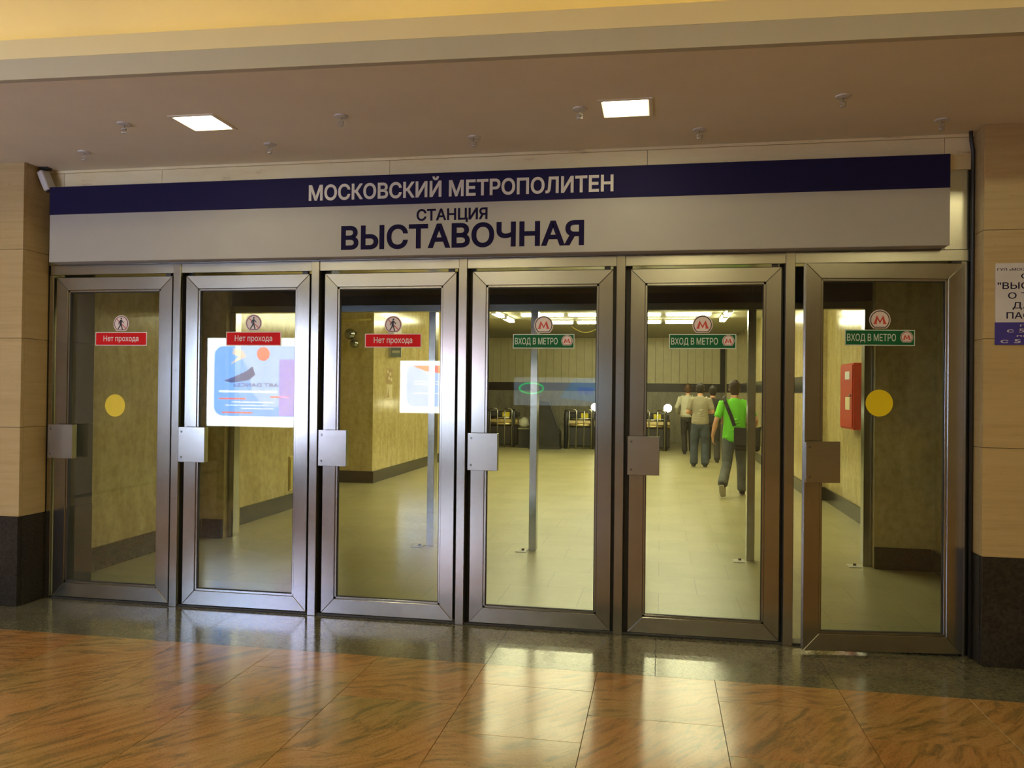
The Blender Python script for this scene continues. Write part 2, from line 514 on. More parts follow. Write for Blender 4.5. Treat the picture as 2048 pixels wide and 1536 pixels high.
# ------------------------------------------------------------------ levels and lines of the place
PITCH = 1.0725
MX = [-3.4817 + PITCH * i for i in range(5)]          # mullions
PLX, PLY = -4.56, -0.26                               # left pier: inner face, front face
PRX, PRY = 1.885, -0.18                               # right pier
SOF = 3.22                                            # soffit height
CL, CR = -4.83, 2.47                                  # station corridor sides
INY = 2.72                                            # inner door line
CEIL2 = 3.35

# ------------------------------------------------------------------ floors
fl = S(box('floor_hall', -8.5, 6.5, -15.0, 0.12, -0.12, -0.021, 'grout'), 'polished red-brown granite floor of the hall with a grey border', 'floor')
def slab(name, x0, x1, y0, y1, mat, parent, z=0.0, th=0.02):
    g = 0.0014
    cx, cy = (x0 + x1) / 2, (y0 + y1) / 2
    return box(name, x0 + g - cx, x1 - g - cx, y0 + g - cy, y1 - g - cy, -th, 0.0, mat, parent, 0.0004, (cx, cy, z))
col = 0
x = -0.34 - 0.6525 * 12
while x < 6.2:
    first = -1.40 if round((x + 0.34) / 0.6525) % 2 == 0 else -1.075
    y1 = -0.76; y0 = first
    while y1 > -15.0:
        if y1 < -4.0: break
        slab('granite_tile', x, x + 0.6525, y0, y1, 'red_granite', fl)
        y1 = y0; y0 = y1 - 0.6525
    box('granite_slab', x + 0.0014, x + 0.6511, -15.0, y1 - 0.0014, -0.02, 0.0, 'red_granite', fl)
    x += 0.6525
x = -0.99 - 0.975 * 7
while x < 6.0:
    slab('border_tile', x, x + 0.975, -0.76, 0.115, 'grey_granite', fl)
    x += 0.975
S(box('floor_station', -8.0, 6.5, 0.12, 22.5, -0.12, 0.0, 'station_floor'), 'pale greenish stone floor of the station behind the doors', 'floor')
# metal threshold, raised under the doors to block station light
S(box('trim_threshold', -4.5, 1.84, -0.004, 0.11, 0.0, 0.015, 'dark_metal', None, 0.003), 'low dark threshold strip under the row of doors', 'threshold')

# ------------------------------------------------------------------ piers beside the doors
COURSES = [0.647 * k for k in range(1, 5)] + [SOF]
def pier(name, label, inner, front, sgn, outer, back):
    """sgn +1: the pier stands to the left of the doors (inner face looks to +X)"""
    t = 0.03
    core = box(name, outer, inner - sgn * t, front + t, back, 0.0, SOF, 'grout')
    S(core, label, 'wall')
    g = 0.0012
    zs = [0.0] + COURSES
    for i in range(len(zs) - 1):
        z0, z1 = zs[i], zs[i + 1]
        mat = 'black_granite' if i == 0 else 'travertine'
        nm = 'base_slab' if i == 0 else 'stone_slab'
        pr = 0.008 if i == 0 else 0.0
        # front face
        xa = inner
        w = 0.9
        while sgn * (xa - outer) > 0.01:
            xb = xa - sgn * w
            if sgn * (xb - outer) < 0.15: xb = outer
            box(nm, xa - sgn * g * (0 if xa == inner else 1), xb + sgn * g, front - pr, front + t, z0 + g, z1 - g, mat, core, 0.0015)
            xa = xb
        # reveal face
        ya = front + t
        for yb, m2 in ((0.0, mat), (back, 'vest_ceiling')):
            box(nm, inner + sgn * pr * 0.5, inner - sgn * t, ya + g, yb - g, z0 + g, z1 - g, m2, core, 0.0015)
            ya = yb
    return core
pier('wall_left_pier', 'travertine-clad pier with black granite base beside the leftmost door', PLX, PLY, 1, -8.4, 0.52)
pier('wall_right_pier', 'travertine-clad pier with black granite base beside the rightmost door', PRX, PRY, -1, 6.4, 0.45)

# ------------------------------------------------------------------ wall above the doors, sign, frame
wa = S(box('wall_above_doors', PLX, PRX, 0.012, 0.20, 2.50, SOF, 'grout'), 'strip of cream panels above the station sign', 'wall')
xs = [PLX + 0.001, -4.437, -3.627, -1.876, -0.10, 1.72, PRX - 0.001]
for a, b in zip(xs[:-1], xs[1:]):
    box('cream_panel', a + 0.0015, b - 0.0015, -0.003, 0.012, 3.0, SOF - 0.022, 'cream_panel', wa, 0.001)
    box('lower_panel', a + 0.0015, b - 0.0015, -0.003, 0.012, 2.505, 2.998, 'steel_plain', wa, 0.001)
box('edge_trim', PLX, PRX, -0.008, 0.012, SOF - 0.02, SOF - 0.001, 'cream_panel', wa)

sign = tag(empty('station_sign', (0, 0, 0)), 'long white and dark blue station sign above the doors', 'sign')
box('sign_box', -4.462, 1.716, -0.12, -0.004, 2.512, 3.066, 'sign_white', sign, 0.003)
box('blue_band', -4.462, 1.716, -0.1225, -0.119, 2.862, 3.067, 'sign_blue', sign, 0.0005)
text_mesh('title_lettering', 'МОСКОВСКИЙ МЕТРОПОЛИТЕН', 'letter_white', sign, -2.42, -0.314, 2.908, 0.102, -0.1225, 0.026)['label'] = 'white lettering on the blue band'
text_mesh('station_lettering', 'СТАНЦИЯ', 'letter_blue', sign, -1.641, -1.149, 2.748, 0.074, -0.12, 0.026)['label'] = 'small dark blue lettering'
text_mesh('name_lettering', 'ВЫСТАВОЧНАЯ', 'letter_blue', sign, -2.18, -0.502, 2.565, 0.152, -0.12, 0.032)['label'] = 'large dark blue lettering'

fr = S(empty('trim_1', (0, 0, 0)), 'brushed steel frame of header and mullions holding the six doors', 'door frame')
box('header', -4.535, 1.87, -0.012, 0.115, 2.432, 2.503, 'steel_plain', fr, 0.003)
box('jamb', -4.548, -4.512, -0.004, 0.115, 0.0, 2.432, 'steel', fr, 0.002)
box('jamb', 1.818, 1.872, -0.004, 0.115, 0.0, 2.432, 'steel', fr, 0.002)
for mx in MX:
    m = box('mullion', mx - 0.030, mx + 0.030, -0.022, 0.115, 0.0, 2.503, 'steel', fr, 0.003)
    box('seal', mx - 0.033, mx - 0.0302, 0.0, 0.10, 0.01, 2.43, 'dark_gap', m)
    box('seal', mx + 0.0302, mx + 0.033, 0.0, 0.10, 0.01, 2.43, 'dark_gap', m)
    box('door_stop', mx - 0.056, mx - 0.031, 0.062, 0.10, 0.015, 2.432, 'dark_metal', m, 0.001)  # added strip keeping station light out of the gap beside the door
    if mx < 0.5: box('door_stop', mx + 0.031, mx + 0.072, 0.062, 0.10, 0.015, 2.432, 'dark_metal', m, 0.001)
    for z in (0.55, 1.72):
        bm = bmesh.new(); bmesh.ops.create_cone(bm, cap_ends=True, segments=10, radius1=0.005, radius2=0.004, depth=0.003, matrix=Matrix.Translation((mx, -0.023, z)) @ Matrix.Rotation(math.pi / 2, 4, 'X'))
        bm_obj('screw', bm, 'chrome_dark', m)

# ------------------------------------------------------------------ doors
MLOGO = [(0, 0), (0.27, 0), (0.27, 0.09), (0.235, 0.09), (0.315, 0.45), (0.5, 0.02), (0.685, 0.45), (0.765, 0.09), (0.73, 0.09), (0.73, 0), (1, 0), (1, 0.09), (0.955, 0.09), (0.745, 0.80), (0.5, 0.27), (0.255, 0.80), (0.045, 0.09), (0, 0.09)]
def m_items(cx, cz, r, lev0, white, dark, red, halo=True):
    it = []
    if halo: it.append((disc_pts(cx, cz, r * 1.10, 44, 0.80), lev0, white))
    it.append((disc_pts(cx, cz, r, 44, 0.80), lev0 + 1, dark))
    it.append((disc_pts(cx, cz, r * 0.90, 44, 0.80), lev0 + 2, white))
    w = r * 1.34; h = w * 0.86
    it.append(([(cx - w / 2 + px * w, cz - 0.42 * r + pz * h) for px, pz in MLOGO], lev0 + 3, red))
    return it
def no_entry_sticker(d, cx, z0, z1, half, y):
    st = layers('warning_sticker', [(rect_pts(cx - half, cx + half, z0, z1), 0, 1), (rect_pts(cx - half + 0.006, cx + half - 0.006, z0 + 0.006, z1 - 0.006), 1, 0)], ['sticker_red', 'sticker_pink'], d, y)
    st['label'] = 'red strip sticker with pale lettering'
    text_mesh('lettering', 'Нет прохода', 'sticker_pink', st, cx - half * 0.68, cx + half * 0.68, (z0 + z1) / 2 - 0.016, 0.040, y - 0.0012, 0.012, 0.0006)
    r = 0.057; cz = z1 + 0.062
    it = [(disc_pts(cx, cz, r * 1.12, 44, 0.84), 0, 0), (disc_pts(cx, cz, r, 44, 0.84), 1, 2), (disc_pts(cx, cz, r * 0.90, 44, 0.84), 2, 0)]
    it.append((line_pts((cx - 0.64 * r, cz + 0.62 * r), (cx + 0.68 * r, cz - 0.58 * r), 0.10 * r), 3, 3))
    q = r / 0.057
    def lp(a, b, w): it.append((line_pts((cx + a[0] * q, cz + a[1] * q), (cx + b[0] * q, cz + b[1] * q), w * q), 4, 1))
    it.append((disc_pts(cx + 0.002, cz + 0.038, 0.0068, 16), 4, 1))
    lp((0.000, 0.029), (-0.003, -0.003), 0.016)      # trunk
    lp((-0.003, 0.0), (-0.009, -0.018), 0.009); lp((-0.009, -0.017), (-0.025, -0.040), 0.008)
    lp((0.0, 0.0), (0.006, -0.022), 0.009); lp((0.006, -0.021), (0.012, -0.044), 0.008)
    lp((-0.003, 0.026), (-0.016, 0.012), 0.006); lp((-0.016, 0.013), (-0.018, -0.003), 0.006)
    lp((0.003, 0.026), (0.021, 0.006), 0.006)
    pc = layers('pictogram_sticker', it, ['sticker_pink', 'sticker_black', 'sticker_maroon', 'logo_red'], d, y)
    pc['label'] = 'round sticker of a walking figure crossed out'
def entry_sticker(d, cx, z0, z1, half, y):
    st = layers('entry_sticker', [(rect_pts(cx - half, cx + half, z0, z1), 0, 1), (rect_pts(cx - half + 0.006, cx + half - 0.006, z0 + 0.006, z1 - 0.006), 1, 0)], ['sticker_green', 'sticker_mint'], d, y)
    st['label'] = 'green strip sticker with pale lettering'
    zc = (z0 + z1) / 2
    text_mesh('lettering', 'ВХОД В МЕТРО', 'sticker_mint', st, cx - half + 0.014, cx + half * 0.46, zc - 0.020, 0.043, y - 0.0012, 0.012, 0.0006)
    layers('small_emblem', m_items(cx + half - 0.050, zc + 0.003, 0.035, 2, 0, 3, 2), ['sticker_pink', 'sticker_black', 'logo_red', 'sticker_maroon'], st, y)
    e = layers('emblem_sticker', m_items(cx, z1 + 0.060, 0.059, 0, 0, 1, 2), ['sticker_pink', 'sticker_black', 'logo_red'], d, y)
    e['label'] = 'round white sticker with a red letter M'

DW, DZ0, DZ1, ST = 0.959, 0.019, 2.414, 0.096
def make_door(i, label, loc, rz, sticker, dot, handle_dx=0.0):
    """door leaf in its own frame: x from 0 to DW, front face y=0, hinge at x=DW"""
    d = S(empty('door_%d' % i, loc, rz), label, 'door')
    ox = -DW                                            # origin at the hinge
    T = 0.048
    def rail(name, pts):
        bm = bmesh.new(); add_prism(bm, pts, 0.0, T); fix(bm)
        bmesh.ops.bevel(bm, geom=[e for e in bm.edges], offset=0.0025, segments=1, affect='EDGES')
        return bm_obj(name, bm, 'steel' if name == 'stile' else 'steel_plain', d)
    a, b = ox, ox + DW
    g = 0.0006
    rail('stile', [(a, DZ0), (a + ST, DZ0 + ST + 0.008), (a + ST, DZ1 - ST), (a, DZ1)])
    rail('stile', [(b, DZ0), (b, DZ1), (b - ST, DZ1 - ST), (b - ST, DZ0 + ST + 0.008)])
    rail('rail', [(a + g, DZ1), (a + ST + g, DZ1 - ST + g), (b - ST - g, DZ1 - ST + g), (b - g, DZ1)])
    rail('rail', [(a + g, DZ0), (b - g, DZ0), (b - ST - g, DZ0 + ST + 0.008 - g), (a + ST + g, DZ0 + ST + 0.008 - g)])
    # glazing beads: four thin strips set back round the glass
    xi, xj, zi, zj = a + ST, b - ST, DZ0 + ST + 0.008, DZ1 - ST
    for (p0, p1, q0, q1) in ((xi, xi + 0.014, zi, zj), (xj - 0.014, xj, zi, zj), (xi, xj, zj - 0.014, zj), (xi, xj, zi, zi + 0.014)):
        box('glazing_bead', p0, p1, 0.008, 0.040, q0, q1, 'steel', d, 0.001)
    for (p0, p1, q0, q1) in ((xi + 0.014, xi + 0.018, zi + 0.014, zj - 0.014), (xj - 0.018, xj - 0.014, zi + 0.014, zj - 0.014), (xi + 0.014, xj - 0.014, zj - 0.018, zj - 0.014), (xi + 0.014, xj - 0.014, zi + 0.014, zi + 0.018)):
        box('gasket', p0, p1, 0.014, 0.034, q0, q1, 'dark_gap', d)
    gp = box('glass_pane', xi + 0.010, xj - 0.010, 0.020, 0.028, zi + 0.010, zj - 0.010, 'door_glass', d)
    # pull handle: a wide plate folded round the stile
    hx0, hx1 = a - 0.008 + handle_dx, a + 0.198 + handle_dx
    bm = bmesh.new()
    add_box(bm, hx0, hx1, -0.060, -0.052, 1.060, 1.312, 0.0015)
    add_box(bm, hx1 - 0.004, hx1, -0.054, -0.010, 1.060, 1.312, 0.001)
    add_box(bm, hx0, hx0 + 0.05, -0.054, 0.0, 1.070, 1.302, 0.001)
    h = bm_obj('pull_plate', bm, 'steel_plain', d); h['label'] = 'square steel pull plate with screws'
    for z in (1.095, 1.278):
        bm = bmesh.new(); bmesh.ops.create_cone(bm, cap_ends=True, segments=12, radius1=0.008, radius2=0.006, depth=0.004, matrix=Matrix.Translation((hx0 + 0.024, -0.062, z)) @ Matrix.Rotation(math.pi / 2, 4, 'X'))
        bm_obj('screw', bm, 'chrome_dark', h)
    # floor and top pivots
    box('pivot', b - 0.06, b - 0.02, 0.010, 0.040, 0.015, DZ0, 'dark_metal', d)
    box('pivot', b - 0.06, b - 0.02, 0.010, 0.040, DZ1, DZ1 + 0.018, 'dark_metal', d)
    kind, cx, z0, z1, half = sticker
    (no_entry_sticker if kind == 'no' else entry_sticker)(d, cx - loc[0], z0, z1, half, 0.0198)
    if dot:
        o = layers('dot_sticker', [(disc_pts(dot[0] - loc[0], dot[1], 0.083, 48), 0, 0)], ['dot_yellow'], d, 0.0198)
        o['label'] = 'big round yellow sticker'
    return d
def right_edge(i): return -4.5542 + PITCH * i + 0.063 + DW
make_door(1, 'steel-framed glass door with red strip sticker and yellow dot, next to the left pier', (right_edge(0), 0, 0), 0, ('no', -3.959, 1.903, 2.004, 0.213), (-4.000, 1.457))
make_door(2, 'steel-framed glass door with red strip sticker, second from the left pier', (right_edge(1), 0, 0), math.radians(0.3), ('no', -2.894, 1.904, 2.005, 0.213), None)
make_door(3, 'steel-framed glass door with red strip sticker beside the first green-stickered door', (right_edge(2), 0, 0), 0, ('no', -1.844, 1.893, 1.990, 0.206), None)
make_door(4, 'steel-framed glass door with green strip sticker, next to the last red-stickered door', (right_edge(3), 0, 0), 0, ('in', -0.782, 1.888, 1.986, 0.210), None)
make_door(5, 'steel-framed glass door with green strip sticker, in front of the walking people', (right_edge(4), 0, 0), 0, ('in', 0.266, 1.888, 1.985, 0.214), None)
make_door(6, 'steel-framed glass door standing slightly ajar, with green strip sticker and yellow dot', (right_edge(5), -0.03, 0), math.radians(7.4), ('in', right_edge(5) - 0.500, 1.905, 2.004, 0.213), (right_edge(5) - 0.500, 1.550))

# ------------------------------------------------------------------ ceiling of the hall
def fy(x): return -1.555 + 0.0356 * x               # the front edge of the soffit runs at a slight angle
X0, X1 = -8.5, 6.5
SQ = [(-2.77, -0.886, 0.255, math.radians(2)), (-0.21, -0.772, 0.262, math.radians(5))]
# soffit as a slab with two square openings: made of strips round the openings
def soffit():
    bm = bmesh.new()
    cuts = sorted({X0, X1, *[c[0] - c[2] / 2 for c in SQ], *[c[0] + c[2] / 2 for c in SQ]})
    def quadprism(xa, xb, ya0, ya1, yb0, yb1):
        vs_ = [bm.verts.new(c) for c in ((xa, ya0, SOF), (xb, yb0, SOF), (xb, yb1, SOF), (xa, ya1, SOF), (xa, ya0, SOF + 0.1), (xb, yb0, SOF + 0.1), (xb, yb1, SOF + 0.1), (xa, ya1, SOF + 0.1))]
        for f in ((0, 3, 2, 1), (4, 5, 6, 7), (0, 1, 5, 4), (1, 2, 6, 5), (2, 3, 7, 6), (3, 0, 4, 7)):
            bm.faces.new([vs_[i] for i in f])
    for a, b in zip(cuts[:-1], cuts[1:]):
        hole = [c for c in SQ if abs((a + b) / 2 - c[0]) < c[2] / 2]
        if hole:
            c = hole[0]
            quadprism(a, b, fy(a), c[1] - c[2] / 2, fy(b), c[1] - c[2] / 2)
            quadprism(a, b, c[1] + c[2] / 2, 0.2, c[1] + c[2] / 2, 0.2)
        else:
            quadprism(a, b, fy(a), 0.2, fy(b), 0.2)
    fix(bm)
    return bm_obj('ceiling_soffit', bm, 'soffit_paint')
S(soffit(), 'flat greyish-beige lowered ceiling in front of the doors', 'ceiling')
def extrude_profile(name, prof, mat, smooth=False):
    """profile of (dy, z) swept along the angled soffit edge"""
    verts, faces = [], []
    n = len(prof)
    for x in (X0, X1):
        for dy, z in prof: verts.append((x, fy(x) + dy, z))
    for i in range(n - 1): faces.append((i, i + 1, n + i + 1, n + i))
    return me_obj(name, verts, faces, mat, smooth=smooth)
def closed_profile(name, prof, mat):
    verts, faces = [], []
    n = len(prof)
    for x in (X0, X1):
        for dy, z in prof: verts.append((x, fy(x) + dy, z))
    for i in range(n): faces.append((i, (i + 1) % n, n + (i + 1) % n, n + i))
    faces.append(tuple(range(n))[::-1]); faces.append(tuple(range(n, 2 * n)))
    o = me_obj(name, verts, faces, mat)
    bm = bmesh.new(); bm.from_mesh(o.data); fix(bm); bm.to_mesh(o.data); bm.free()
    return o
S(closed_profile('trim_2', [(-0.012, SOF - 0.004), (0.03, SOF - 0.004), (0.03, 3.325), (-0.012, 3.325)], 'band_paint'), 'beige fascia band along the edge of the lowered ceiling', 'fascia')
S(closed_profile('trim_3', [(-0.012, 3.326), (0.028, 3.326), (0.060, 3.450), (0.034, 3.450)], 'fascia_paint'), 'cream tilted lip of the lit ceiling cove', 'cove lip')
# cove: a shell curving from the back of the trough up to the hall ceiling
cz = [(0.36, 3.325), (0.38, 3.40), (0.38, 3.55)]
for k in range(1, 13):
    a = k / 12 * math.pi / 2
    cz.append((0.38 - 0.95 * (1 - math.cos(a)), 3.55 + 0.50 * math.sin(a)))
S(extrude_profile('ceiling_cove', cz, 'cove_paint', True), 'curved ceiling cove glowing with warm yellow light', 'ceiling')
S(me_obj('ceiling_hall', [(X0, fy(X0) - 0.57, 4.05), (X1, fy(X1) - 0.57, 4.05), (X1, -15, 4.05), (X0, -15, 4.05)], [(0, 1, 2, 3)], 'cove_paint'), 'high plain ceiling of the hall', 'ceiling')
k = 0
x = X0 + 0.1
while x < X1 - 1.3:
    t = empty('cove_lamp', (x, fy(x + 0.6) + 0.20, 3.345))
    tag(t, 'warm tube lamp hidden in the ceiling cove', 'lamp', 'tube lamps hidden in the ceiling cove')
    box('batten', 0.0, 1.24, -0.02, 0.02, -0.02, 0.0, 'white_plastic', t)
    tube('lamp_tube', [(0.02, 0, 0.016), (1.22, 0, 0.016)], 0.012, 'cove_light', t)
    x += 1.3
# square recessed downlights
def square_light(label, cx, cy, s, rz):
    t = tag(empty('square_downlight', (cx, cy, SOF), 0), label, 'ceiling lamp', 'square lamps in the lowered ceiling')
    h = s / 2
    for (a, b, c, d) in ((-h, h, -h, -h + 0.008), (-h, h, h - 0.008, h), (-h, -h + 0.008, -h + 0.008, h - 0.008), (h - 0.008, h, -h + 0.008, h - 0.008)):
        box('housing_side', a, b, c, d, 0.0, 0.085, 'white_plastic', t)
    for (a, b, c, d) in ((-h - 0.02, h + 0.02, -h - 0.02, -h), (-h - 0.02, h + 0.02, h, h + 0.02), (-h - 0.02, -h, -h, h), (h, h + 0.02, -h, h)):
        box('bezel_side', a, b, c, d, -0.006, 0.0, 'soffit_paint', t)
    box('diffuser', -h + 0.008, h - 0.008, -h + 0.008, h - 0.008, -0.003, 0.004, 'square_light', t)
    return t
square_light('square ceiling lamp above the second and third doors', *SQ[0])
square_light('square ceiling lamp above the fourth door', *SQ[1])
# sprinkler hooks hanging from the soffit
SPR = [(-3.27, -0.94, 'small sprinkler head left of the first square ceiling lamp'), (-3.94, -0.43, 'small sprinkler head nearest the left pier'), (-2.57, -0.41, 'small sprinkler head between the first square lamp and the sign'),
       (-1.88, -0.88, 'small sprinkler head right of the first square ceiling lamp'), (-1.19, -0.37, 'small sprinkler head above the sign lettering, close to the wall'), (-0.47, -0.80, 'small sprinkler head just left of the second square ceiling lamp'),
       (0.22, -0.32, 'small sprinkler head right of the second square lamp, close to the wall'), (0.96, -0.79, 'small sprinkler head midway between second square lamp and right edge'), (1.61, -0.30, 'small sprinkler head nearest the right pier')]
def lathe(bm, prof, cx=0, cy=0, seg=16):
    rings = []
    for r, z in prof:
        rings.append([bm.verts.new((cx + r * math.cos(2 * math.pi * k / seg), cy + r * math.sin(2 * math.pi * k / seg), z)) for k in range(seg)])
    for a, b in zip(rings[:-1], rings[1:]):
        for k in range(seg): bm.faces.new((a[k], a[(k + 1) % seg], b[(k + 1) % seg], b[k]))
    bm.faces.new(rings[0]); bm.faces.new(rings[-1][::-1])
proto = None
for (sx, sy, lab) in SPR:
    if proto is None:
        t = empty('sprinkler', (sx, sy, SOF))
        bm = bmesh.new(); lathe(bm, [(0.001, 0.0), (0.042, 0.0), (0.040, -0.007), (0.014, -0.011), (0.001, -0.011)]); fix(bm)
        bm_obj('ceiling_rose', bm, 'white_plastic', t, smooth=False)
        tube('hook', [(0, 0, -0.010), (0, 0, -0.028), (-0.014, 0, -0.036), (-0.014, 0, -0.050), (0.0, 0, -0.058), (0.014, 0, -0.050), (0.014, 0, -0.036), (0, 0, -0.028)], 0.0042, 'white_plastic', t, 6)
        bm = bmesh.new(); lathe(bm, [(0.001, -0.056), (0.016, -0.058), (0.016, -0.061), (0.001, -0.062)], seg=10); fix(bm)
        bm_obj('deflector', bm, 'white_plastic', t)
        proto = t
    else:
        t = copy_tree(proto); t.location = (sx, sy, SOF)
    tag(t, lab, 'sprinkler', 'sprinklers under the lowered ceiling')

# small surveillance camera in the upper left corner above the sign
t = tag(empty('corner_camera', (-4.50, -0.10, 3.215)), 'small white camera hanging from the ceiling at the sign end', 'camera')
bm = bmesh.new(); add_box(bm, -0.024, 0.024, -0.045, 0.045, -0.075, 0.075, 0.006)
o = bm_obj('housing', bm, 'white_plastic', t, (-0.008, 0.0, -0.095)); o.rotation_euler = (math.radians(8), math.radians(-20), 0)
box('ceiling_plate', -0.055, 0.015, -0.03, 0.03, -0.010, 0.005, 'dark_plastic', t, 0.002)
tube('bracket', [(-0.02, 0, -0.008), (-0.024, 0, -0.035)], 0.009, 'dark_plastic', t)
tube('lens', [(0.016, -0.012, -0.166), (0.020, -0.016, -0.180)], 0.014, 'dark_plastic', t, 12)

# conduit running down the corner of the right pier
tube_c = tag(tube('conduit', [(1.872, -0.035, 0.0), (1.872, -0.035, 2.95), (1.872, -0.035, 3.10), (1.858, -0.045, 3.16), (1.850, -0.06, 3.218)], 0.012, 'dark_metal', None), 'thin dark conduit in the corner beside the right pier', 'pipe')

# notice on the right pier
nt_ = tag(empty('opening_hours_notice', (2.24, PRY, 2.0)), 'white and blue opening hours notice on the right pier', 'notice')
box('notice_board', -0.293, 0.293, -0.008, -0.0005, -0.093, 0.388, 'notice_white', nt_, 0.001)
box('blue_field', -0.296, 0.296, -0.0095, -0.0075, -0.095, 0.038, 'notice_blue', nt_)
for body, hw, zb, cap in (('ГУП «МОСКОВСКИЙ МЕТРОПОЛИТЕН»', 0.284, 0.343, 0.015), ('СТАНЦИЯ', 0.155, 0.296, 0.030), ('"ВЫСТАВОЧНАЯ"', 0.282, 0.236, 0.038),
                          ('О Т К Р Ы Т А', 0.225, 0.178, 0.036), ('ДЛЯ ВХОДА', 0.200, 0.120, 0.036), ('ПАССАЖИРОВ', 0.233, 0.060, 0.037)):
    text_mesh('notice_lettering', body, 'letter_blue', nt_, -hw, hw, zb, cap, -0.008, 0.010, 0.0008)['kind'] = 'stuff'
for body, hw, zb, cap in (('по чётным', 0.16, 0.014, 0.013), ('с 5 ч. 45 мин.', 0.23, -0.022, 0.023), ('по нечётным', 0.177, -0.048, 0.013), ('с 5 ч. 35 мин.', 0.265, -0.084, 0.023)):
    text_mesh('hours_lettering', body, 'notice_white', nt_, -hw, hw, zb, cap, -0.0095, 0.010, 0.0008)['kind'] = 'stuff'

# ------------------------------------------------------------------ the rest of the hall (behind the camera)
S(box('wall_hall_left', -8.6, -8.4, -15, 0.5, 0, 4.1, 'hall_wall'), 'side wall of the hall', 'wall')
S(box('wall_hall_right', 6.4, 6.6, -15, 0.5, 0, 4.1, 'hall_wall'), 'side wall of the hall opposite the lightboxes', 'wall')
S(box('wall_hall_back', -8.6, 6.6, -15.2, -15, 0, 4.1, 'hall_wall'), 'back wall of the hall', 'wall')
pl0 = None  # fill lamps added behind the camera to brighten the hall
for yy in (-4.6, -8.2, -11.8):
    for xx in (-5.6, -2.6, 0.4, 3.4):
        if pl0 is None:
            t = empty('ceiling_panel_lamp', (xx, yy, 4.05))
            box('frame', -0.34, 0.34, -0.34, 0.34, -0.03, -0.001, 'white_plastic', t, 0.003)
            box('diffuser', -0.31, 0.31, -0.31, 0.31, -0.036, -0.0302, 'panel_light', t)
            pl0 = t
        else:
            t = copy_tree(pl0); t.location = (xx, yy, 4.05)
        tag(t, 'square panel lamp on the high hall ceiling', 'ceiling lamp', 'panel lamps on the high hall ceiling')
